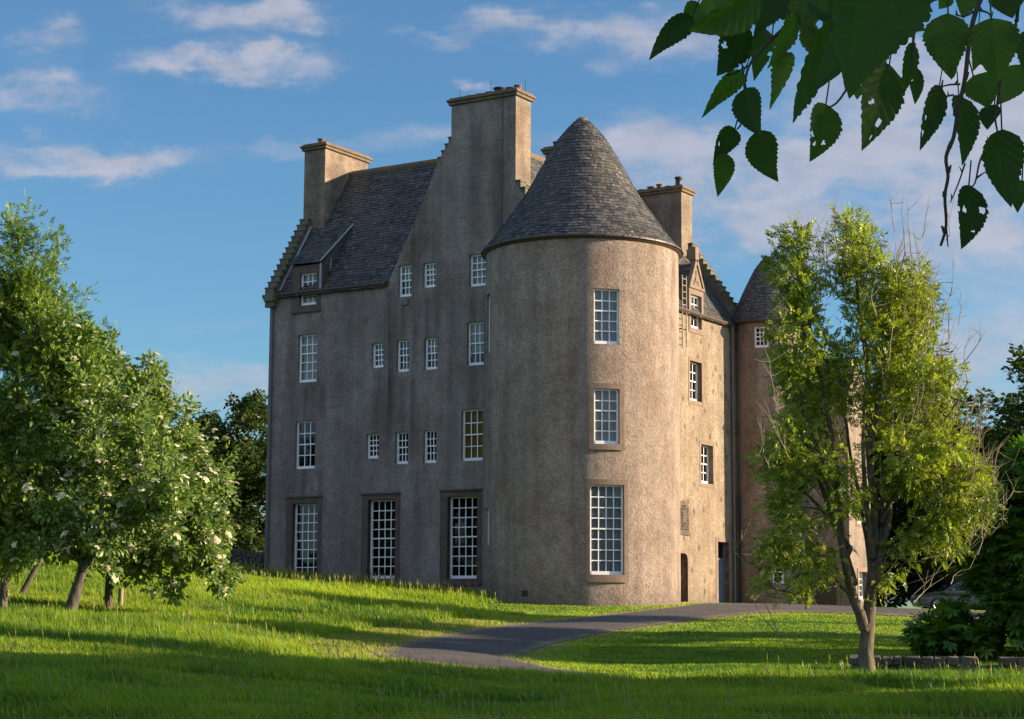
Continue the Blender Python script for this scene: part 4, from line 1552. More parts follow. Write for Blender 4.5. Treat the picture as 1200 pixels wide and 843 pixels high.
ash_lobes = [lobe(942, 325, 28, 58, .8, -.3), lobe(940, 425, 32, 60, .9, -.5), lobe(1013, 305, 34, 62, .9, .2), lobe(1058, 370, 36, 62, 1.0, -.2), lobe(1088, 365, 24, 52, .8, .6),
             lobe(965, 470, 44, 72, 1.2, .6, wt=.6), lobe(1028, 430, 46, 70, 1.3, 0, wt=.65), lobe(1085, 470, 38, 60, 1.2, .2), lobe(924, 545, 28, 52, 1.0, -.5), lobe(975, 570, 36, 45, 1.2, -.7, wt=.35),
             lobe(1048, 545, 42, 50, 1.3, -.6, wt=.4), lobe(1102, 555, 38, 52, 1.2, -.3), lobe(1138, 590, 22, 38, .9, -.4), lobe(918, 630, 30, 40, .9, -.8, wt=1.0), lobe(955, 665, 30, 24, .9, -.8, wt=.6),
             lobe(1088, 632, 42, 26, 1.0, -.5, wt=.8), lobe(1046, 680, 18, 24, .7, -.3, wt=.4)]
ash_stems += [st([(1020, 720), (1034, 660), (1040, 600), (1058, 520), (1066, 440), (1070, 370)], K, bx, by, .075, .012, .7),
              st([(1004, 690), (990, 640), (972, 590), (955, 540), (945, 470), (938, 400)], K, bx, by, .07, .012, .2),
              st([(1026, 660), (1018, 600), (1012, 530), (1016, 450), (1006, 370)], K, bx, by, .07, .012, -.9),
              st([(1036, 620), (1062, 575), (1095, 545), (1120, 510)], K, bx, by, .045, .010, .9)]
ash = make_tree('ash_tree', 'tall ash with bare dead twigs among light green leaves, right of the driveway', 'tree', (6.86, 36.1, tz(6.86, 36.1) - .03),
          ash_stems, ash_lobes, 760, 16, .205, 'pinnate', 'leaf_ash', 'bark_ash', 21, spread=.24, droop=-.35, r_tip=.005, step=.3, shell=.2, up=.9, ragged=.3)



def dead_twigs(root, groups, k, x0, y0, centre, seed):
    r = np.random.default_rng(seed)
    b = MB()
    c0 = np.array(centre)
    for (x, y, n, sx, sy) in groups:
        for _ in range(n):
            tip = np.array([(x + r.normal(0, sx) - x0) * k, r.normal(0, .8), (y0 - y - r.normal(0, sy)) * k])
            d = tip - c0
            d = d / np.linalg.norm(d) * .55 + np.array([0, 0, .75]) + r.normal(0, .16, 3)
            d /= np.linalg.norm(d)
            L = r.uniform(.7, 1.5)
            base = tip - d * L
            bow = r.normal(0, .10, 3)
            pts = [base + (tip - base) * t + bow * math.sin(math.pi * t) + r.normal(0, .012, 3) for t in np.linspace(0, 1, 6)]
            b.tube(pts, [.011, .0095, .008, .006, .0045, .002], 4, cap=False)
            for q in range(r.integers(2, 5)):
                i = int(r.integers(1, 5))
                sd = d * .6 + r.normal(0, .55, 3)
                sd /= np.linalg.norm(sd)
                l2 = r.uniform(.18, .5)
                p0 = np.array(pts[i])
                b.tube([p0, p0 + sd * l2 * .5 + np.array([0, 0, .02]), p0 + sd * l2 + np.array([0, 0, .07])], [.006, .0045, .002], 4, cap=False)
    return b.build('dead_twigs', M['bark_pale'], root)


dead_twigs(ash, [(1000, 262, 12, 26, 14), (1050, 278, 26, 30, 16), (1095, 320, 22, 14, 26), (1122, 410, 26, 10, 34), (1148, 510, 44, 15, 34), (1165, 575, 34, 11, 26), (950, 285, 8, 18, 14), (1085, 450, 24, 24, 50),
                 (1115, 640, 12, 30, 16), (885, 530, 8, 8, 40), (880, 640, 12, 12, 26), (1000, 480, 20, 60, 80)], K, bx, by, (.2, 0, 4.0), 5)

# --- left group: two rowans and two whitebeams
K2 = .0203


def wl(x, y, rx, ry, dep, dy=0, x0=85, y0=727, wt=1.0):
    return lobe(x, y, rx, ry, dep, dy, K2, x0, y0, wt)


wb1 = [st([(80, 732), (86, 700), (95, 668), (88, 630), (80, 580), (84, 520), (90, 460), (92, 410)], K2, 85, 727, .17, .02, .3),
       st([(95, 668), (115, 640), (140, 590), (158, 530), (165, 470)], K2, 85, 727, .11, .02, -.6),
       st([(93, 660), (70, 625), (48, 580), (40, 530)], K2, 85, 727, .09, .02, -.3),
       st([(100, 655), (135, 625), (175, 600), (205, 590)], K2, 85, 727, .07, .015, -1.0)]
make_tree('whitebeam_tree', 'whitebeam with a thick leaning trunk in front of the other flowering tree', 'tree', (-10.17, 43.5, tz(-10.17, 43.5) - .05), wb1,
          [wl(88, 440, 45, 62, 1.2), wl(55, 625, 50, 30, 1.3, -.4), wl(118, 628, 42, 26, 1.2, -.8), wl(60, 510, 45, 55, 1.3), wl(120, 510, 50, 62, 1.4, -.3), wl(90, 580, 60, 42, 1.4, -.4), wl(165, 560, 45, 55, 1.2, -.6), wl(200, 590, 34, 40, .9, -.9, wt=1.2)],
          390, 40, .130, 'broad', 'leaf_whitebeam', 'bark_dark', 31, blossom=420, shell=.35, ragged=.9, spread=.25, droop=-.05, r_tip=.007, group='flowering trees on the left lawn', leaf_up=.5)
wb2 = [st([(131, 722), (129, 690), (130, 650), (138, 600), (160, 540), (172, 470), (178, 410)], K2, 133, 720, .12, .015, .4),
       st([(130, 665), (165, 648), (205, 645), (245, 655), (285, 672)], K2, 133, 720, .06, .012, -.8),
       st([(134, 630), (175, 590), (215, 560), (250, 540)], K2, 133, 720, .07, .012, -.4),
       st([(131, 690), (155, 672), (190, 668), (225, 680)], K2, 133, 720, .035, .01, -.9),
       st([(131, 680), (110, 660), (90, 655)], K2, 133, 720, .03, .01, -.5)]
wl2 = lambda *a, **k: wl(*a, x0=133, y0=720, **k)
make_tree('whitebeam_tree', 'broad whitebeam covered in cream flower clusters, nearest the house', 'tree', (-10.02, 46.9, tz(-10.02, 46.9) - .05), wb2,
          [wl2(172, 440, 42, 48, 1.1), wl2(170, 640, 44, 26, 1.1, -.9), wl2(140, 490, 45, 50, 1.2), wl2(205, 510, 48, 55, 1.3), wl2(235, 570, 48, 55, 1.3, -.3), wl2(190, 590, 50, 55, 1.4, -.5), wl2(258, 620, 30, 42, 1.0, -.5),
           wl2(225, 650, 45, 26, 1.0, -.8), wl2(278, 672, 16, 18, .5, -.8, wt=1.6), wl2(215, 690, 14, 12, .4, -.9, wt=1.2)],
          430, 42, .130, 'broad', 'leaf_whitebeam', 'bark_dark', 32, blossom=800, shell=.35, ragged=.9, spread=.25, droop=-.05, r_tip=.007, group='flowering trees on the left lawn', leaf_up=.5)
K3 = .0205
rl = lambda *a, **k: lobe(*a, k=K3, x0=3, y0=717, **k)
rw1 = [st([(2, 722), (4, 690), (8, 640), (14, 580), (10, 500), (2, 420), (-2, 340), (0, 262)], K3, 3, 717, .13, .015, .3),
       st([(8, 640), (-30, 580), (-60, 500), (-70, 420)], K3, 3, 717, .07, .015, -.4),
       st([(14, 580), (45, 520), (60, 450), (66, 400)], K3, 3, 717, .07, .015, -.6)]
make_tree('rowan_tree', 'tallest rowan at the left edge with feathery leaves reaching above the whitebeams', 'tree', (-11.94, 44.0, tz(-11.94, 44.0) - .05), rw1,
          [rl(-4, 325, 46, 66, 1.1), rl(28, 350, 34, 46, 1.0), rl(-50, 380, 55, 70, 1.3), rl(62, 420, 36, 46, 1.0, -.4), rl(45, 400, 48, 58, 1.2), rl(15, 460, 60, 60, 1.4), rl(-60, 500, 60, 80, 1.5), rl(70, 460, 38, 55, 1.1), rl(20, 550, 60, 55, 1.4, -.6), rl(12, 618, 48, 30, 1.2, -.8), rl(-40, 630, 45, 32, 1.2), rl(-40, 590, 50, 45, 1.2), rl(3, 258, 14, 24, .4, wt=1.2), rl(40, 290, 14, 20, .3, wt=1.2)],
          720, 26, .21, 'pinnate', 'leaf_rowan', 'bark_dark', 33, blossom=70, spread=.30, droop=-.25, r_tip=.007)
rl2 = lambda *a, **k: lobe(*a, k=.0226, x0=20, y0=703, **k)
rw2 = [st([(18, 708), (30, 680), (46, 648), (52, 600), (60, 540), (75, 470), (85, 410)], .0226, 20, 703, .10, .015, .4),
       st([(40, 660), (20, 620), (0, 560), (-10, 500)], .0226, 20, 703, .07, .012, .5),
       st([(46, 648), (75, 610), (95, 560), (110, 500)], .0226, 20, 703, .06, .012, -.5)]
make_tree('rowan_tree', 'rowan with a thin trunk leaning right behind the thick-trunked whitebeam', 'tree', (-12.95, 49.3, tz(-12.95, 49.3) - .05), rw2,
          [rl2(85, 420, 38, 50, 1.2), rl2(50, 470, 50, 60, 1.4), rl2(105, 480, 38, 55, 1.2), rl2(0, 520, 55, 60, 1.5), rl2(60, 560, 60, 50, 1.5), rl2(-20, 590, 50, 40, 1.3)],
          460, 24, .22, 'pinnate', 'leaf_rowan', 'bark_dark', 34, blossom=40, spread=.30, droop=-.25, r_tip=.007)
q = MB()
q.tube([(-10.0, 47.9, tz(-10, 47.9) - .1), (-9.98, 47.9, tz(-10, 47.9) + .55)], [.075, .07], 10)
tag(q.build('tree_stake', M['bark_pale'], None), 'short pale wooden stake in the grass between the two whitebeam trunks', 'stake')


# --- chestnut-like tree at the right edge with low dark branches
rc = lambda *a, **k: lobe(*a, k=.0207, x0=1240, y0=772, **k)
sy_st = [st([(1240, 778), (1241, 720), (1238, 660), (1235, 600), (1238, 540), (1240, 490)], .0207, 1240, 772, .20, .02, .3),
         st([(1240, 718), (1200, 712), (1150, 722), (1100, 730), (1062, 736)], .0207, 1240, 772, .08, .015, -.9),
         st([(1238, 690), (1190, 706), (1150, 735), (1130, 750)], .0207, 1240, 772, .06, .012, -1.4),
         st([(1238, 650), (1200, 610), (1160, 580), (1140, 560)], .0207, 1240, 772, .08, .015, -.6),
         st([(1239, 660), (1280, 610), (1320, 570), (1340, 540)], .0207, 1240, 772, .09, .015, .5),
         st([(1238, 640), (1225, 570), (1205, 520)], .0207, 1240, 772, .07, .015, -1.0)]
make_tree('chestnut_tree', 'dark broad-leaved tree at the right edge with low branches over the stone wall', 'tree', (13.55, 46.2, tz(13.55, 46.2) - .05), sy_st,
          [rc(1215, 560, 44, 52, 1.6, -.5), rc(1180, 620, 45, 50, 1.5, -.4), rc(1240, 620, 60, 70, 2.0), rc(1300, 600, 60, 70, 1.8), rc(1188, 690, 48, 42, 1.5, -.8), rc(1108, 738, 46, 16, 1.1, -.9), rc(1118, 712, 26, 12, .8, -.7, wt=.8), rc(1150, 655, 40, 30, 1.2, -.6), rc(1068, 738, 26, 13, .7, -.9, wt=1.2),
           rc(1170, 740, 50, 22, 1.0, -1.3), rc(1235, 700, 60, 50, 1.8), rc(1250, 520, 45, 40, 1.5), rc(1310, 680, 60, 55, 1.8)],
          620, 24, .28, 'palm', 'leaf_sycamore', 'bark_dark', 41, spread=.36, droop=-.3, r_tip=.008, leaf_up=.75)

# --- woodland trees: one mesh set of each kind, copied
wd_st = [[(0, 0, -.3, .28), (.1, 0, 2.5, .24), (0, .2, 5, .17), (.1, 0, 8, .08), (0, 0, 10, .03)], [(0, 0, 3, .14), (1.4, .4, 5, .08), (2.4, .5, 7, .03)], [(0, 0, 3.5, .13), (-1.3, -.5, 5.5, .08), (-2.2, -.6, 7.5, .03)],
         [(0, .1, 2.6, .12), (.4, -1.4, 4.4, .07), (.6, -2.4, 6, .03)], [(0, .1, 2.4, .10), (-.4, 1.4, 4.4, .07), (-.8, 2.4, 6, .03)]]
wd_lobes = [(0, 0, 8.6, 1.9, 1.9, 1.9), (1.9, .4, 7.0, 1.7, 1.6, 1.6), (-1.9, -.4, 7.2, 1.7, 1.7, 1.5), (.5, -1.9, 6.0, 1.8, 1.5, 1.5), (-.6, 1.9, 6.0, 1.7, 1.6, 1.5), (1.6, -1.0, 4.4, 1.6, 1.5, 1.4),
            (-1.9, .2, 4.5, 1.7, 1.6, 1.4), (1.2, -.6, 1.3, 1.9, 1.6, 1.2), (-1.2, .5, 1.2, 1.9, 1.6, 1.2), (2.4, .8, 4.9, 1.4, 1.4, 1.3), (-.5, -1.8, 3.4, 1.7, 1.3, 1.2), (.4, .6, 10.1, 1.0, 1.0, .9), (1.7, .5, 3.0, 1.5, 1.3, 1.0), (-2.2, -.9, 2.9, 1.4, 1.2, 1.0)]
LAB = ['dark bushy tree in the wood at the back of the left lawn, beside the house', 'dark bushy tree in the wood behind the car']
WG = 'woodland trees round the grounds'
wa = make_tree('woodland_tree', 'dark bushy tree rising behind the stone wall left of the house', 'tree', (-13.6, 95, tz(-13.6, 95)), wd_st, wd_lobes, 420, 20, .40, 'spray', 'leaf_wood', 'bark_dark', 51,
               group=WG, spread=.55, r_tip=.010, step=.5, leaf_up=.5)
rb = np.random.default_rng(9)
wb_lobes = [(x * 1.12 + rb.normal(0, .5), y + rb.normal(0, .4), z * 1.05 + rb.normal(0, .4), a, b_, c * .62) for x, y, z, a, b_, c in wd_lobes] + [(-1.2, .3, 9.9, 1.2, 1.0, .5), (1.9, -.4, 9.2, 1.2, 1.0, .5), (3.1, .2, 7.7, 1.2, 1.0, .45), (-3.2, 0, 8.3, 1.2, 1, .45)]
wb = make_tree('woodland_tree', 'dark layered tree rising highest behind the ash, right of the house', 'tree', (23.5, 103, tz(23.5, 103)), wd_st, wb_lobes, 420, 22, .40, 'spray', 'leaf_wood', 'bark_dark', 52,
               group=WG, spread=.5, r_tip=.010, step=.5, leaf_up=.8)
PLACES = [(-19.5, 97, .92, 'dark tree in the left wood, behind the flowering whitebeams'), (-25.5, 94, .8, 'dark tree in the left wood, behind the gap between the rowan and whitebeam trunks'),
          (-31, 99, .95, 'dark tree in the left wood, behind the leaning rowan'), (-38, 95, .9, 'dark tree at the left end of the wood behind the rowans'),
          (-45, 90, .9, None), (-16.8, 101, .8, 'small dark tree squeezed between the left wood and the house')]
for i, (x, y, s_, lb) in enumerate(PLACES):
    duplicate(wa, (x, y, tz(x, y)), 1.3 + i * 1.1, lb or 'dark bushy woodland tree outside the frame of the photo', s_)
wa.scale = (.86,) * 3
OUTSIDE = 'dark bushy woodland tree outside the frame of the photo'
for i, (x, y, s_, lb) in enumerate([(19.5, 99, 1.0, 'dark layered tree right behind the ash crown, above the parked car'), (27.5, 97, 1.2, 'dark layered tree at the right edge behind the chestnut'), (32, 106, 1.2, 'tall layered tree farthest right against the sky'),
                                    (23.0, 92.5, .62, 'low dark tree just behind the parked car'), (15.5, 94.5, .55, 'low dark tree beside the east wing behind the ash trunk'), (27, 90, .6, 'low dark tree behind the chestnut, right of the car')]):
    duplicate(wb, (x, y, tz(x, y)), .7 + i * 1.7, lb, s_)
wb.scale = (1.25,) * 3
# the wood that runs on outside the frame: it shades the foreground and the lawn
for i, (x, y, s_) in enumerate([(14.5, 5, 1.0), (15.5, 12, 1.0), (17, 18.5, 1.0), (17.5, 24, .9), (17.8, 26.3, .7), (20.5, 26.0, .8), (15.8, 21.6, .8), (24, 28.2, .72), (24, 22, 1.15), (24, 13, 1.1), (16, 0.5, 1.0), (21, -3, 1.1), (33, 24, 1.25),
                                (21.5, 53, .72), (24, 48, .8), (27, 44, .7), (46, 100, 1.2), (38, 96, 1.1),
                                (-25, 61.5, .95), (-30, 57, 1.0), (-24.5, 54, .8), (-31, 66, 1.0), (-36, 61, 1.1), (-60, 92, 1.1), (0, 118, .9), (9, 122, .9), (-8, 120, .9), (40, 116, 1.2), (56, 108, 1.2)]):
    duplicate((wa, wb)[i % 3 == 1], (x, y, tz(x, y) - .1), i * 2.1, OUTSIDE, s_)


pine_st = [[(0, 0, -.3, .26), (.1, .1, 4, .2), (0, 0, 8, .14), (.1, 0, 11, .07), (0, 0, 13.2, .03)]]
pn = make_tree('pine_tree', OUTSIDE.replace('dark bushy woodland', 'tall bare-stemmed'), 'tree', (44, 59.6, tz(44, 59.6)), pine_st, [(0, 0, 12.2, 2.0, 1.7, 1.5), (1.2, .3, 11.2, 1.5, 1.3, .8), (-1.4, -.2, 11.0, 1.5, 1.2, .8), (.2, .2, 13.2, 1.3, 1.1, .8)],
               200, 22, .42, 'spray', 'leaf_wood', 'bark_dark', 61, group='tall bare-stemmed trees outside the frame', spread=.5, r_tip=.01, step=.5)
for i, (x, y, s_) in enumerate([(31, 28.2, .85), (36, 30.2, .85), (40, 32.0, .85), (44, 33.0, .95)]):
    duplicate(pn, (x, y, tz(x, y)), i * 1.9, pn['label'], s_)


# ------------------------------------------------------------------ dry stone walls
def stone_wall(name, label, p0, p1, h, thick, seed, top_jit=.05):
    r = random.Random(seed)
    p0, p1 = Vector(p0), Vector(p1)
    ln = (p1 - p0).length
    d = (p1 - p0) / ln
    nrm = Vector((-d.y, d.x))
    b = MB()
    z = 0.0
    while z < h:
        ch = r.uniform(.11, .19)
        a = -r.random() * .2
        while a < ln:
            wd = r.uniform(.16, .42)
            if h < .6 and z > .26 and math.sin(a * 1.7 + seed) + r.uniform(-.7, .7) > .9:
                a += wd
                continue
            for side in (-1, 1):
                o = side * thick / 2 + r.uniform(-.03, .03)
                c = p0 + d * (a + wd / 2)
                gz = tz(c.x, c.y) - .08
                pts = []
                for zz in (0, 1):
                    for (ea, eo) in ((-.5, -.5), (.5, -.5), (.5, .5), (-.5, .5)):
                        q = c + d * (ea * wd * r.uniform(.75, 1.05)) + nrm * (o * .55 + eo * thick * .55 * r.uniform(.85, 1.1))
                        pts.append((q.x, q.y, gz + z + zz * ch * r.uniform(.7, 1.15)))
                b.hexa(pts, r.random())
            a += wd
        z += ch
    a = 0 if h > .6 else ln
    while a < ln:                                             # cope stones on edge
        wd = r.uniform(.10, .22)
        c = p0 + d * (a + wd / 2)
        gz = tz(c.x, c.y) - .08
        hh = r.uniform(.12, .2)
        pts = []
        for zz in (0, 1):
            for (ea, eo) in ((-.5, -.5), (.5, -.5), (.5, .5), (-.5, .5)):
                q = c + d * (ea * wd * r.uniform(.8, 1)) + nrm * (eo * thick * r.uniform(.85, 1.05))
                pts.append((q.x, q.y, gz + z + zz * hh * r.uniform(.8, 1.05) - .01))
        b.hexa(pts, r.random())
        a += wd
    return tag(b.build(name, M['stone_dry'], None, bevel=.02), label, 'stone wall')


stone_wall('stone_wall', 'low mossy dry stone wall on the right lawn behind the ash trunk', (7.2, 39.6), (19, 37.4), .40, .5, 4)
stone_wall('stone_wall', 'dry stone wall joining the left corner of the house', (-16.8, 85.6), (-7.6, 84.0), .95, .45, 5)


# ------------------------------------------------------------------ parked car
def car(loc, rz):
    root = empty('parked_car', loc, rz)
    tag(root, 'dark blue-grey car with silver spoked wheel parked half hidden behind branches', 'car')
    body_m = material('dark_car_paint', lambda t: P(t, (.035, .045, .065, 1), .25, **{'Coat Weight': 1.0, 'Coat Roughness': .05}))
    tyre_m = material('tyre_rubber', paint((.02, .02, .02), .85, .1))
    rim_m = material('alloy_rim', lambda t: P(t, (.55, .55, .57, 1), .3, Metallic=1.0))
    glass_m = material('car_glass', lambda t: P(t, (.015, .02, .022, 1), .05))
    lamp_m = material('car_lamp', lambda t: P(t, (.5, .5, .48, 1), .1))
    red_m = material('tail_lamp', lambda t: P(t, (.35, .01, .01, 1), .2))
    W = .89
    prof = [(-2.12, .42), (-2.15, .62), (-2.08, .78), (-1.75, .88), (-1.05, .97), (-.45, 1.32), (.05, 1.46), (.7, 1.48), (1.25, 1.40), (1.78, 1.12), (2.02, 1.02), (2.10, .80), (2.12, .55), (2.05, .30), (1.75, .22), (-1.75, .22), (-2.05, .28)]
    wx, wr = (-1.32, 1.30), .335

    def width(x, z):
        w_ = W - .10 * max(0, (abs(x) - 1.5) / .6) ** 2
        return w_ - (.24 * max(0, (z - .92) / .55)) - .05 * max(0, (.5 - z) / .3)
    # side outline with wheel arches
    low = []
    for cx in wx[::-1]:
        low += [(cx + .39 * math.cos(t), .33 + .39 * math.sin(t)) for t in np.linspace(-.29, math.pi + .29, 12)]
    outline = prof[:13] + [(2.05, .30), (1.75, .22)] + low[:12] + low[12:] + [(-1.75, .22), (-2.05, .28)]
    b = MB()
    for sg in (-1, 1):
        b.poly(outline, [], lambda x, z, sg=sg: (x, sg * width(x, z), z))
    n = len(outline)
    b.quads([(x, -width(x, z), z) for x, z in outline], [(x, width(x, z), z) for x, z in outline])
    b.build('body', body_m, root)
    g = MB()
    for sg in (-1, 1):
        for pl in ([(-.92, 1.0), (-.42, 1.28), (.08, 1.41), (.10, 1.0)], [(.18, 1.0), (.18, 1.41), (.72, 1.42), (1.05, 1.37), (1.12, 1.02)], [(1.2, 1.03), (1.13, 1.34), (1.26, 1.31), (1.62, 1.08)]):
            g.face([(x, sg * (width(x, z) + .008), z) for x, z in pl])
    g.build('side_window', glass_m, root)
    g = MB()
    g.face([(-1.0, -.72, 1.0), (-1.0, .72, 1.0), (-.42, .60, 1.345), (-.42, -.60, 1.345)])
    g.build('windscreen', glass_m, root)
    g = MB()
    g.face([(1.76, -.66, 1.145), (1.76, .66, 1.145), (1.3, .58, 1.395), (1.3, -.58, 1.395)])
    g.build('rear_window', glass_m, root)
    for sg in (-1, 1):
        q = MB()
        q.box(-2.13, -1.92, sg * .55 - .17, sg * .55 + .17, .66, .79)
        q.build('headlight', lamp_m, root, bevel=.03)
        q = MB()
        q.box(1.98, 2.13, sg * .62 - .14, sg * .62 + .14, .82, .96)
        q.build('tail_light', red_m, root, bevel=.02)
        q = MB()
        q.box(-.78, -.62, sg * .98 - .10, sg * .98 + .08, .98, 1.10)
        q.build('mirror', body_m, root, bevel=.03)
        q = MB()
        q.box(-.05, .10, sg * .905 - .015, sg * .905 + .015, .86, .89)
        q.build('handle', body_m, root)
        for cx in wx:
            t_ = MB()
            y0, y1 = sg * .66, sg * .88
            ring = lambda r, y: [(cx + r * math.cos(a), y, .335 + r * math.sin(a)) for a in np.linspace(0, 2 * math.pi, 29)[:-1]]
            t_.quads(ring(.335, y0), ring(.335, y1))
            t_.quads(ring(.335, y1), ring(.235, y1))
            t_.quads(ring(.335, y0), ring(.1, y0))
            wh = t_.build('wheel', tyre_m, root)
            r_ = MB()
            r_.quads(ring(.235, y1 + sg * .005), ring(.205, y1 - sg * .01))
            for k in range(10):
                a = 2 * math.pi * k / 10
                c, s_ = math.cos(a), math.sin(a)
                f = lambda rad, t: (cx + rad * c - t * s_, y1 - sg * .012, .335 + rad * s_ + t * c)
                r_.face([f(.03, -.02), f(.215, -.012), f(.215, .012), f(.03, .02)])
            r_.quads(ring(.05, y1 - sg * .008), ring(.001, y1 - sg * .004))
            r_.build('rim', rim_m, wh)
    q = MB()
    q.box(-2.165, -2.10, -.28, .28, .45, .56)
    q.build('number_plate', M['white'], root)
    return root


car((20.75, 86.2, tz(20.75, 86.2) + .0), math.radians(4))


# ------------------------------------------------------------------ grass
def vnoise(X, Y, scale, seed):
    r = np.random.default_rng(seed).random((64, 64))
    x, y = X / scale, Y / scale
    i, j = np.floor(x).astype(int), np.floor(y).astype(int)
    fx, fy = x - i, y - j
    fx, fy = fx * fx * (3 - 2 * fx), fy * fy * (3 - 2 * fy)
    g = lambda a, b: r[a % 64, b % 64]
    return g(i, j) * (1 - fx) * (1 - fy) + g(i + 1, j) * fx * (1 - fy) + g(i, j + 1) * (1 - fx) * fy + g(i + 1, j + 1) * fx * fy


def house_inside(X, Y):
    dx, dy = X - 1.8774, Y - 70.963
    u, v = dx * math.cos(PHI) - dy * math.sin(PHI), dx * math.sin(PHI) + dy * math.cos(PHI)
    u, v = u / CAM_SCALE, v / CAM_SCALE
    return ((u > -14.05) & (u < .92) & (v > -.02) & (v < 14)) | (np.hypot(u - TC[0], v - TC[1]) < TR + .03) | (np.hypot(u - QC[0], v - QC[1]) < QR + .03)


def grass():
    rng = np.random.default_rng(77)
    VV, FF, TT = [], [], []
    off = 0
    stems = []
    for (y0, y1, dens, tri) in ((17, 27, 900, 3), (27, 34, 620, 3), (34, 42, 430, 1), (42, 52, 330, 1), (52, 62, 240, 1), (62, 72, 200, 1), (72, 84, 130, 1)):
        wl_, wr_ = -.31 * y1 - 2.5, .31 * y1 + 2.5
        n = int((wr_ - wl_) * (y1 - y0) * dens)
        X, Y = rng.uniform(wl_, wr_, n), rng.uniform(y0, y1, n)
        keep = (X > -.31 * Y - 2.5) & (X < .31 * Y + 2.5)
        X, Y = X[keep], Y[keep]
        on = inside(ROADP, X, Y) & ~((X > 2.9) & (Y < 36))
        dr = dist_poly(ROADP, X, Y)
        dr = np.where((X > 2.5) & (Y < 36), 1.5, dr)
        creep = on & (dr < .22 + .35 * vnoise(X, Y, .7, 12) ** 2) & (rng.random(len(X)) < .22)
        keep = (creep | (~on & (rng.random(len(X)) < np.clip(.10 + dr / .9, 0, 1)))) & ~house_inside(X, Y)
        X, Y, dr = X[keep], Y[keep], dr[keep]
        # right lawn inside the drive is mown
        xin = np.interp(Y, RI[::-1, 1][np.argsort(RI[::-1, 1])], RI[::-1, 0][np.argsort(RI[::-1, 1])])
        mown = (X > .5) & (Y > 36.5 + .25 * (X - 2)) & (Y < 66) & (X > -1) & (np.hypot(X - 6.9, Y - 36.2) > 2.2 + vnoise(X, Y, 1.2, 4))
        mown &= ~((X > 6.3) & (Y < 40.5))
        mown |= (Y > 61.5) & (X > -1.4 + 3.5 * (vnoise(X, Y, 1.1, 9) - .5))
        verge = (dr < 1.3 + .8 * vnoise(X, Y, 2.0, 5)) & (Y > 36)
        path = (np.abs(Y - 27.6 + .22 * X + .8 * np.sin(X * .35)) < .55)
        n1, n2 = vnoise(X, Y, 1.7, 1), vnoise(X, Y, .45, 2)
        H = .10 + .17 * n1 + .12 * n2 * n1
        H = np.where(mown, .035 + .03 * n2, H)
        H = np.where(verge & ~mown, np.minimum(H, .06 + .05 * n2), H)
        H = np.where(path, H * .55, H)
        H = np.where((Y > 62) & ~mown & ~verge, H * 1.25, H)
        H *= rng.uniform(.65, 1.25, len(X))
        Z = terrain(X, Y) - .01
        wdt = (.0040 + .00034 * Y) * rng.uniform(.7, 1.3, len(X)) * np.where(mown, 1.25, 1)
        th = rng.uniform(0, 2 * math.pi, len(X))
        la = rng.normal(.25, .30, len(X)) + .25 * (vnoise(X, Y, 3.1, 8) - .5)
        lb = rng.normal(0, .30, len(X))
        B = np.stack([X, Y, Z], 1)
        side = np.stack([np.cos(th), np.sin(th), 0 * th], 1) * wdt[:, None]
        lean = np.stack([-la, lb, 0 * la], 1) * H[:, None]
        tone = np.clip(.30 + .45 * (vnoise(X, Y, 4.0, 3) - .2) + rng.normal(0, .13, len(X)) - .15 * (1 - np.clip(n1 * 1.5, 0, 1)), 0, .9)
        tone = np.clip(tone + .34 * (vnoise(X, Y, .8, 13) - .5) + .30 * (vnoise(X, Y, 7.0, 14) - .5), 0, .9)
        tone = np.where(rng.random(len(X)) < .025 + .06 * (vnoise(X, Y, 2.2, 15) > .72), .97, tone)
        tone = np.where(verge & (rng.random(len(X)) < .35), .97, tone)
        tone = np.where(mown, tone * .85 + .1, tone)
        m = len(X)
        up = np.stack([0 * H, 0 * H, H], 1)
        if tri == 1:
            V = np.stack([B - side, B + side, B + lean + up * .95], 1).reshape(-1, 3)
            F = np.arange(3 * m).reshape(-1, 3) + off
            TT.append(tone)
        else:
            mid = B + lean * .30 + up * .55
            V = np.stack([B - side, B + side, mid - side * .75, mid + side * .75, B + lean + up * .92], 1).reshape(-1, 3)
            k = np.arange(m)[:, None] * 5 + off
            F = np.concatenate([k + np.array([[0, 1, 3]]), k + np.array([[0, 3, 2]]), k + np.array([[2, 3, 4]])], 1).reshape(-1, 3)
            TT.append(np.repeat(tone, 3))
        VV.append(V)
        FF.append(F)
        off += len(V)
        # flowering stems
        q = rng.random(m) < np.where((Y > 64) & ~mown & ~verge, .035, np.where(mown | verge, 0, .004))
        hh = (H[q] * 1.35 + .12)[:, None]
        p = B[q]
        tip = p + np.stack([rng.normal(-.05, .05, len(p)), rng.normal(0, .05, len(p)), hh[:, 0]], 1)
        ww = np.stack([np.cos(th[q]), np.sin(th[q]), 0 * th[q]], 1) * (.0022 + .00009 * Y[q])[:, None]
        neck = p + (tip - p) * .72
        V = np.stack([p - ww, p + ww, neck + ww * .8, neck - ww * .8, neck - ww * 2.6, neck + ww * 2.6, tip], 1).reshape(-1, 3)
        k = np.arange(len(p))[:, None] * 7 + off
        F = np.concatenate([k + np.array([[0, 1, 2]]), k + np.array([[0, 2, 3]]), k + np.array([[4, 5, 6]])], 1).reshape(-1, 3)
        TT.append(np.tile(np.array([.6, .6, .98]), len(p)))
        VV.append(V)
        FF.append(F)
        off += len(V)
    V, F, T_ = np.vstack(VV), np.vstack(FF), np.concatenate(TT)

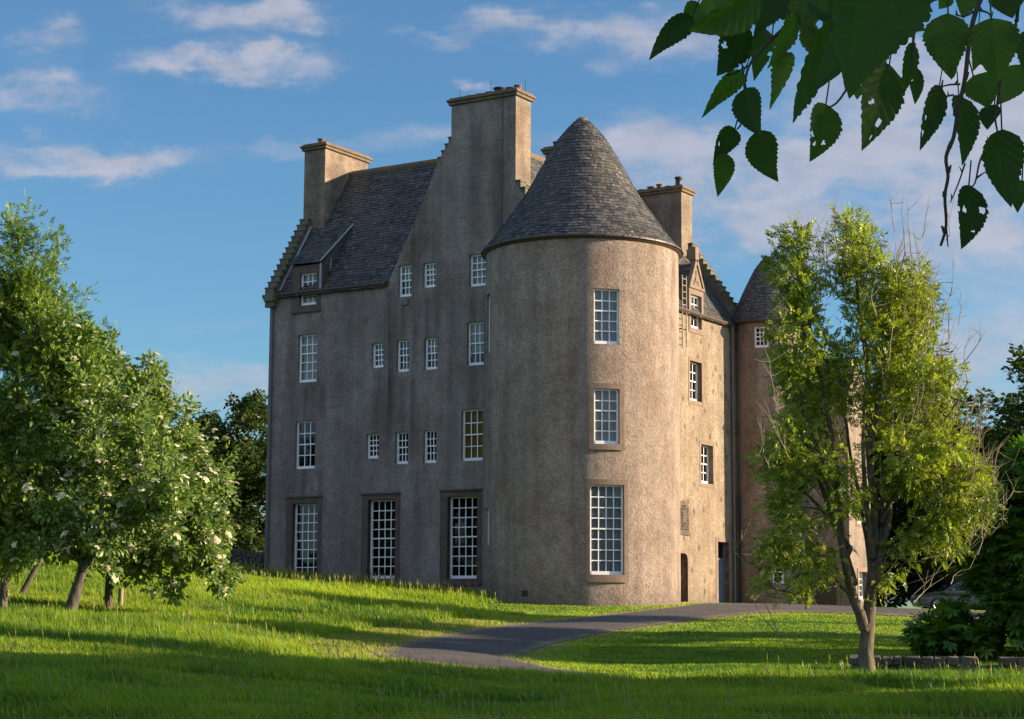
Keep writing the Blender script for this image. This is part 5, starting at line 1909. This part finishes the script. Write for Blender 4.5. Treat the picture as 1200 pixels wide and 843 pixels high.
    def fn(t):
        tone = attr(t)
        c = t.mix(t.ramp(tone, 0, .9), (.058, .150, .010, 1), (.345, .435, .026, 1))
        c = t.mix(t.ramp(tone, .93, .97), c, (.34, .27, .12, 1))
        d = P(t, c, .55, **{'Specular IOR Level': .3})
        tl = t.n('ShaderNodeBsdfTranslucent', {0: t.mix(1.0, c, (1.3, 1.4, .5, 1), 'MULTIPLY')}).outputs[0]
        return t.n('ShaderNodeMixShader', {0: .45, 1: d, 2: tl}).outputs[0]
    M['grass'] = material('grass_blade', fn)
    g = np_mesh('grass', V, F, T_, M['grass'])
    tag(g, 'long meadow grass with seed heads and mown lawn beside the driveway', 'grass', kind='stuff')


grass()

# buttercups among the long grass
rng = np.random.default_rng(5)
T = leaf_template('head')
V = (T * .022).reshape(-1, 3)
V = np.vstack([V, [[-.002, 0, -.2], [.002, 0, -.2], [.002, 0, 0], [-.002, 0, 0]]])
first = np_mesh('buttercup', V, np.arange(len(V)).reshape(-1, 4), np.ones(len(V) // 4) * .5, M['yellow'])
spots = [(-1.2, 36.4), (-.5, 35.7), (-.1, 36.0), (-1.6, 35.4), (-.9, 34.6), (.4, 35.2), (-3.6, 40.2), (-4.1, 39.4), (-4.6, 40.8), (-5.2, 39.1), (-5.6, 38.4), (-4.9, 38.0), (-3.9, 38.6), (-6.3, 39.6), (-3.2, 37.8), (-6.8, 38.6), (-2.8, 38.9)]
for i, (x, y) in enumerate(spots):
    o = first if i == 0 else first.copy()
    if i:
        COL.objects.link(o)
    o.location = (x, y, tz(x, y) + .27)
    o.rotation_euler = (.3, .2, i * 1.3)
    tag(o, 'tiny yellow buttercup in the long grass at the bend of the drive', 'flower', 'buttercups by the driveway bend')

# ------------------------------------------------------------------ birch hanging over the camera
LEAVES = [
    (0.1492, 1.5, 0.4961, 0.1076, 1.47, 0.4485, 0.0219, 25, 0), (0.1959, 1.42, 0.4914, 0.1353, 1.4, 0.4524, 0.0347, 30, 0),
    (0.1966, 1.55, 0.5114, 0.1723, 1.54, 0.4564, 0.0353, 15, 2), (0.2052, 1.6, 0.4791, 0.167, 1.58, 0.4316, 0.0213, 35, 0),
    (0.1936, 1.5, 0.4351, 0.2044, 1.48, 0.3864, 0.0267, -20, 0), (0.2103, 1.55, 0.4127, 0.2247, 1.55, 0.3651, 0.0307, 5, 0),
    (0.1943, 1.58, 0.4229, 0.1757, 1.57, 0.3872, 0.0221, 25, 1), (0.1837, 1.56, 0.3949, 0.1755, 1.56, 0.3563, 0.0195, 10, 0),
    (0.2239, 1.02, 0.3602, 0.1761, 0.97, 0.2711, 0.0548, 10, 0), (0.2102, 1.2, 0.3928, 0.1638, 1.15, 0.3122, 0.0379, 58, 0),
    (0.2601, 1.5, 0.422, 0.241, 1.48, 0.3668, 0.0307, 15, 4), (0.3035, 1.45, 0.4421, 0.2786, 1.43, 0.3666, 0.0408, 20, 3),
    (0.3569, 1.6, 0.485, 0.3537, 1.6, 0.4491, 0.0158, 15, 1), (0.3394, 1.4, 0.468, 0.3423, 1.4, 0.4153, 0.0399, 8, 0),
    (0.3731, 1.4, 0.4643, 0.3771, 1.4, 0.4124, 0.0416, -5, 0), (0.3549, 1.5, 0.4382, 0.3289, 1.48, 0.3766, 0.025, 30, 2),
    (0.3883, 1.52, 0.4525, 0.3973, 1.5, 0.4158, 0.0325, -30, 0), (0.3829, 1.55, 0.4454, 0.3823, 1.53, 0.3799, 0.0301, 25, 0),
    (0.3785, 1.4, 0.3743, 0.379, 1.4, 0.3104, 0.0366, 10, 0), (0.372, 1.48, 0.3489, 0.3582, 1.47, 0.292, 0.0292, 15, 5),
    (0.2437, 1.45, 0.4979, 0.2164, 1.43, 0.4625, 0.0234, 10, 1), (0.2742, 1.5, 0.5209, 0.26, 1.5, 0.4924, 0.0292, -25, 0),
    (0.2238, 1.55, 0.535, 0.2065, 1.52, 0.4901, 0.0321, 40, 0), (0.2616, 1.35, 0.4689, 0.2661, 1.35, 0.4459, 0.0278, -20, 0),
    (0.3862, 1.6, 0.5561, 0.3784, 1.6, 0.5379, 0.018, 20, 0), (0.2177, 1.55, 0.5027, 0.2031, 1.53, 0.4496, 0.0241, 25, 1),
    (0.2304, 1.6, 0.5129, 0.2186, 1.58, 0.4797, 0.0258, -40, 0), (0.2143, 1.35, 0.4456, 0.1883, 1.31, 0.3953, 0.0222, 50, 0),
    (0.2249, 1.1, 0.3675, 0.1772, 1.06, 0.3041, 0.0314, -22, 0), (0.2268, 1.5, 0.4668, 0.2069, 1.47, 0.4106, 0.0247, -50, 0),
    (0.3446, 1.55, 0.4917, 0.3372, 1.55, 0.4422, 0.0214, 40, 0), (0.3469, 1.5, 0.5213, 0.337, 1.5, 0.507, 0.0188, 10, 0),
    (0.4513, 1.6, 0.487, 0.4297, 1.6, 0.448, 0.027, -20, 0), (0.3743, 1.58, 0.4456, 0.371, 1.58, 0.4297, 0.0106, 0, 0),
    (0.4143, 1.6, 0.5169, 0.4074, 1.6, 0.4808, 0.0241, 35, 0), (0.3907, 1.62, 0.4973, 0.3961, 1.62, 0.4806, 0.0122, 20, 0),
    (0.4493, 1.6, 0.3828, 0.4455, 1.6, 0.3533, 0.02, 10, 0), (0.2092, 1.3, 0.4587, 0.2278, 1.3, 0.4341, 0.0317, 30, 0),
    (0.1689, 1.4, 0.4884, 0.1508, 1.4, 0.4697, 0.0225, 10, 0), (0.4322, 1.62, 0.4566, 0.4256, 1.62, 0.4324, 0.0209, -35, 0),
    (0.4231, 1.45, 0.4715, 0.415, 1.45, 0.4251, 0.0363, -10, 0), (0.3183, 1.5, 0.5297, 0.3338, 1.5, 0.49, 0.0309, 20, 0),
    (0.1672, 1.5, 0.5203, 0.1781, 1.48, 0.4812, 0.0349, -10, 0), (0.2106, 1.6, 0.5613, 0.1989, 1.58, 0.5183, 0.036, 20, 0),
    (0.2191, 1.48, 0.5165, 0.2344, 1.46, 0.4792, 0.0345, -25, 0), (0.2269, 1.35, 0.461, 0.2424, 1.33, 0.4241, 0.0329, 20, 0),
    (0.2544, 1.42, 0.4958, 0.2247, 1.4, 0.4542, 0.0356, -10, 0), (0.2521, 1.3, 0.4589, 0.2708, 1.28, 0.4156, 0.0356, 15, 0),
    (0.2301, 1.5, 0.5064, 0.2479, 1.48, 0.4579, 0.0311, 40, 0), (0.3006, 1.5, 0.47, 0.2822, 1.48, 0.422, 0.0356, -15, 1),
    (0.2331, 1.42, 0.4607, 0.2419, 1.4, 0.4174, 0.0293, 20, 0), (0.3288, 1.45, 0.5066, 0.3026, 1.43, 0.4697, 0.0384, -30, 0),
    (0.1641, 1.55, 0.5229, 0.1464, 1.53, 0.4901, 0.0252, 30, 0), (0.394, 1.55, 0.5418, 0.3875, 1.55, 0.5124, 0.0271, 25, 0),
    (0.4143, 1.5, 0.5274, 0.4175, 1.5, 0.4961, 0.0328, -15, 0),
]
TWIGS = [
    ( [(0.3964, 1.5, 0.5244), (0.3876, 1.5, 0.5044), (0.3815, 1.5, 0.4817), (0.3763, 1.5, 0.4451), (0.3702, 1.5, 0.4198), (0.3654, 1.5, 0.3947), (0.3587, 1.5, 0.3779), (0.3599, 1.5, 0.3613), (0.3568, 1.5, 0.3447), (0.3572, 1.5, 0.3199), (0.3522, 1.5, 0.3029)] , 0.0022 ),
    ( [(0.4252, 1.5, 0.5246), (0.4228, 1.5, 0.5075), (0.4201, 1.5, 0.4919)] , 0.002 ),
    ( [(0.4065, 1.5, 0.4509), (0.403, 1.5, 0.4256), (0.4004, 1.5, 0.4116), (0.4022, 1.5, 0.3982)] , 0.0014 ),
    ( [(0.4201, 1.5, 0.4919), (0.4125, 1.5, 0.4678), (0.4065, 1.5, 0.4509)] , 0.0016 ),
    ( [(0.3486, 1.55, 0.5416), (0.3475, 1.55, 0.518), (0.3452, 1.55, 0.4946), (0.3435, 1.55, 0.4684)] , 0.0018 ),
    ( [(0.3876, 1.5, 0.5044), (0.3778, 1.5, 0.4987), (0.3697, 1.5, 0.5001)] , 0.001 ),
    ( [(0.3876, 1.5, 0.5044), (0.3971, 1.5, 0.5017), (0.3997, 1.5, 0.4966)] , 0.001 ),
    ( [(0.3721, 1.5, 0.44), (0.3626, 1.5, 0.4394), (0.3549, 1.5, 0.4371)] , 0.001 ),
    ( [(0.3786, 1.55, 0.4453), (0.3687, 1.55, 0.4424), (0.363, 1.55, 0.438)] , 0.0009 ),
    ( [(0.3968, 1.48, 0.3929), (0.3828, 1.48, 0.373), (0.3769, 1.48, 0.3511), (0.3714, 1.48, 0.3478)] , 0.001 ),
    ( [(0.3743, 1.5, 0.3725), (0.3684, 1.5, 0.3558), (0.3612, 1.5, 0.3392)] , 0.0008 ),
    ( [(0.3572, 1.5, 0.3199), (0.3583, 1.5, 0.3021)] , 0.0008 ),
    ( [(0.2799, 1.5, 0.5295), (0.2686, 1.5, 0.5123), (0.2519, 1.5, 0.5009), (0.2354, 1.5, 0.4951), (0.2188, 1.5, 0.4809), (0.2077, 1.5, 0.4695), (0.1966, 1.5, 0.4553), (0.1923, 1.5, 0.4385)] , 0.002 ),
    ( [(0.2031, 1.55, 0.4705), (0.1918, 1.55, 0.4641), (0.1833, 1.55, 0.4611)] , 0.001 ),
    ( [(0.1987, 1.55, 0.4531), (0.1999, 1.55, 0.4328), (0.1955, 1.55, 0.4184), (0.1918, 1.55, 0.4137)] , 0.0012 ),
    ( [(0.1983, 1.55, 0.4241), (0.204, 1.55, 0.4271), (0.2103, 1.55, 0.4121)] , 0.0009 ),
    ( [(0.3073, 1.4, 0.4944), (0.2711, 1.4, 0.4783), (0.2612, 1.4, 0.4942)] , 0.003 ),
    ( [(0.3964, 1.5, 0.5244), (0.3677, 1.5, 0.53), (0.3374, 1.5, 0.5241), (0.3293, 1.5, 0.5297)] , 0.004 ),
    ( [(0.3483, 1.55, 0.5268), (0.3654, 1.55, 0.5299), (0.3739, 1.55, 0.5329)] , 0.0012 ),
    ( [(0.2658, 1.3, 0.4343), (0.2557, 1.3, 0.4049), (0.2361, 1.3, 0.3706), (0.2265, 1.3, 0.3633)] , 0.0012 ),
    ( [(0.3556, 1.6, 0.5015), (0.3576, 1.6, 0.4895), (0.3569, 1.6, 0.4841)] , 0.0008 ),
]


def birch():
    root = empty('birch_tree', (2.7, 1.2, tz(2.7, 1.2) - .05))
    tag(root, 'birch whose serrated green leaves hang into the top right corner on thin twigs', 'tree')
    org = np.array(root.location)
    rg_ = np.random.default_rng(15)
    stems = [[(0, 0, 0, .16), (.05, .05, 2.2, .13), (0, .1, 4.5, .08), (.1, 0, 6.5, .02)], [(.04, .05, 2.6, .06), (-.7, .1, 3.0, .04), (-1.5, .2, 2.9, .022), (-2.0, .28, 2.55, .012), (-2.15, .3, 2.33, .006)],
             [(.03, .08, 3.2, .06), (1.0, .4, 4.2, .03), (1.6, .6, 4.6, .01)]]
    lb = [(-.4, -.2, 5.2, 1.5, 1.4, 1.2), (.9, .4, 4.8, 1.3, 1.2, 1.0), (0, .3, 6.2, 1.0, 1.0, .8), (-1.3, -.5, 4.4, .9, .8, .5)]
    tips = in_lobes(lb, 130, rg_, .3)
    A, par, rad, ends, bn = grow(stems, tips, rg_, r_tip=.004)
    limbs('trunk', A, par, rad, M['bark_ash'], root, bn)
    e = np.repeat(ends, 16)
    pos = A[e] + rg_.normal(0, .14, (len(e), 3))
    scatter('crown', pos, rg_.normal(0, 1, (len(e), 3)) + [0, 0, -.8], rg_.uniform(.05, .08, len(e)), 'broad', M['leaf_birch'], root, rg_, .4)
    for pts, r in TWIGS:
        q = MB()
        P_ = smooth3([Vector(p) - Vector(org) for p in pts])
        q.tube(P_, [r * (1 - .5 * i / len(P_)) for i in range(len(P_))], 6)
        for i in range(2, len(P_) - 1, 5):                     # buds
            c = P_[i]
            q.tube([c, c + Vector((rg_.normal(0, .003), 0, .004 + rg_.random() * .002))], [r * 1.1, r * .3], 5)
        q.build('twig', M['twig'], root)
    for i, (x0, y0, z0, x1, y1, z1, wd, roll, holes) in enumerate(LEAVES):
        B, E_ = Vector((x0, y0, z0)) - Vector(org), Vector((x1, y1, z1)) - Vector(org)
        birch_leaf(B, E_, wd, math.radians(roll), holes, i, root)


def smooth3(pts):
    out = []
    for i in range(len(pts) - 1):
        p0, p1, p2, p3 = pts[max(i - 1, 0)], pts[i], pts[i + 1], pts[min(i + 2, len(pts) - 1)]
        for k in range(4):
            t = k / 4
            out.append(.5 * ((2 * p1) + (p2 - p0) * t + (2 * p0 - 5 * p1 + 4 * p2 - p3) * t * t + (3 * p1 - p0 - 3 * p2 + p3) * t ** 3))
    out.append(pts[-1])
    return out


def birch_leaf(B, E_, wd, roll, holes, seed, root):
    r = np.random.default_rng(seed + 100)
    ax = E_ - B
    L = ax.length
    ax.normalize()
    view = Vector((0, 1, 0))
    sd = ax.cross(view).normalized()
    nm = sd.cross(ax).normalized()
    sd, nm = sd * math.cos(roll) + nm * math.sin(roll), nm * math.cos(roll) - sd * math.sin(roll)
    n, m = 56, 7
    fold, curl, bend = r.uniform(.05, .45), r.uniform(-.5, .8), r.uniform(-.12, .12)
    verts, al, ac = [], [], []
    for i in range(n + 1):
        t = i / n
        env = (math.sin(math.pi * min(1, t ** .62)) ** .85 if 0 < t < 1 else 0) * (1 - .35 * t)
        env = max(env, 0) * .50
        tooth = ((t * 13) % 1) * .11 + ((t * 39) % 1) * .05
        for j in range(-m, m + 1):
            a = j / m
            hw = wd * env * (1 + (tooth * (abs(a) ** 3) if .05 < t < .97 else 0))
            x = t * L + abs(a) * hw * .18 * (1 if t < .95 else 0)
            y = a * hw
            z = L * .011 * math.cos(2 * math.pi * (9 * t - 1.6 * abs(a))) * min(1, abs(a) * 3) * env * 2 + abs(a) * hw * fold + curl * L * (t - .3) ** 2 * .5 + .004 * L * 6 * math.sin(t * 40 + abs(a) * 3) * .12 * abs(a)
            p = B + ax * x + sd * (y + bend * L * math.sin(math.pi * t)) + nm * (-z)
            verts.append(p)
            al.append(t)
            ac.append(a)
    w_ = 2 * m + 1
    hs = [(r.uniform(.3, .85), r.choice([-1, 1]) * r.uniform(.35, 1.0), r.uniform(.03, .075)) for _ in range(holes)]
    faces = []
    for i in range(n):
        for j in range(w_ - 1):
            tc, acn = (i + .5) / n, (j + .5 - m) / m
            if any(((tc - h[0]) * 1.3) ** 2 + ((acn - h[1]) * .45) ** 2 < (h[2] * (1 + .3 * math.sin(9 * math.atan2(tc - h[0], acn - h[1])))) ** 2 for h in hs):
                continue
            faces.append((i * w_ + j, i * w_ + j + 1, (i + 1) * w_ + j + 1, (i + 1) * w_ + j))
    nb = len(verts)
    pet = B - ax * .012 + Vector((0, 0, .010))                 # the leaf stalk
    for k, q in enumerate((pet, B + ax * L * .03)):
        for a in range(4):
            verts.append(q + (sd * math.cos(a * math.pi / 2) + nm * math.sin(a * math.pi / 2)) * .0007)
            al.append(.5)
            ac.append(0)
    for a in range(4):
        faces.append((nb + a, nb + (a + 1) % 4, nb + 4 + (a + 1) % 4, nb + 4 + a))
    me = bpy.data.meshes.new('leaf')
    me.from_pydata([tuple(v) for v in verts], [], faces)
    me.polygons.foreach_set('use_smooth', [True] * len(faces))
    for nm_, arr in (('along', al), ('across', ac)):
        at = me.attributes.new(nm_, 'FLOAT', 'POINT')
        at.data.foreach_set('value', np.array(arr, dtype=np.float32))
    at = me.attributes.new('tone', 'FLOAT', 'FACE')
    at.data.foreach_set('value', np.full(len(faces), float(r.random()), dtype=np.float32))
    me.materials.append(M['leaf_near'])
    me.update()
    o = bpy.data.objects.new('leaf', me)
    COL.objects.link(o)
    o.parent = root
    return o


def near_leaf_fn(t):
    al, ac, tone = attr(t, 'along'), attr(t, 'across'), attr(t)
    ab = t.math('ABSOLUTE', ac)
    v = t.math('FRACT', t.math('SUBTRACT', t.math('MULTIPLY', al, 9.0), t.math('MULTIPLY', ab, 1.6)))
    v = t.math('ABSOLUTE', t.math('SUBTRACT', v, .5))
    side = t.ramp(v, .0, .07, 1, 0)
    midr = t.ramp(ab, .0, .05, 1, 0)
    vein = t.math('MAXIMUM', t.math('MULTIPLY', side, .6), midr)
    nz = t.noise(obj_co(t), 60, 4, .6)
    c = t.mix(tone, (.022, .060, .008, 1), (.105, .195, .020, 1))
    c = t.mix(t.math('MULTIPLY', t.ramp(nz, .35, .7), .35), c, (.03, .05, .012, 1))
    c = t.mix(t.math('MULTIPLY', vein, .22), c, (.07, .11, .03, 1))
    h = t.math('SUBTRACT', t.math('MULTIPLY', nz, .25), vein)
    d = P(t, c, .55, h, .25, .001, **{'Specular IOR Level': .22})
    tl = t.n('ShaderNodeBsdfTranslucent', {0: t.mix(1.0, c, (1.3, 1.6, .45, 1), 'MULTIPLY')}).outputs[0]
    return t.n('ShaderNodeMixShader', {0: .5, 1: d, 2: tl}).outputs[0]


M['leaf_near'] = material('near_birch_leaf', near_leaf_fn)
M['twig'] = material('dark_twig', bark((.03, .02, .015), (.075, .05, .035)))
birch()
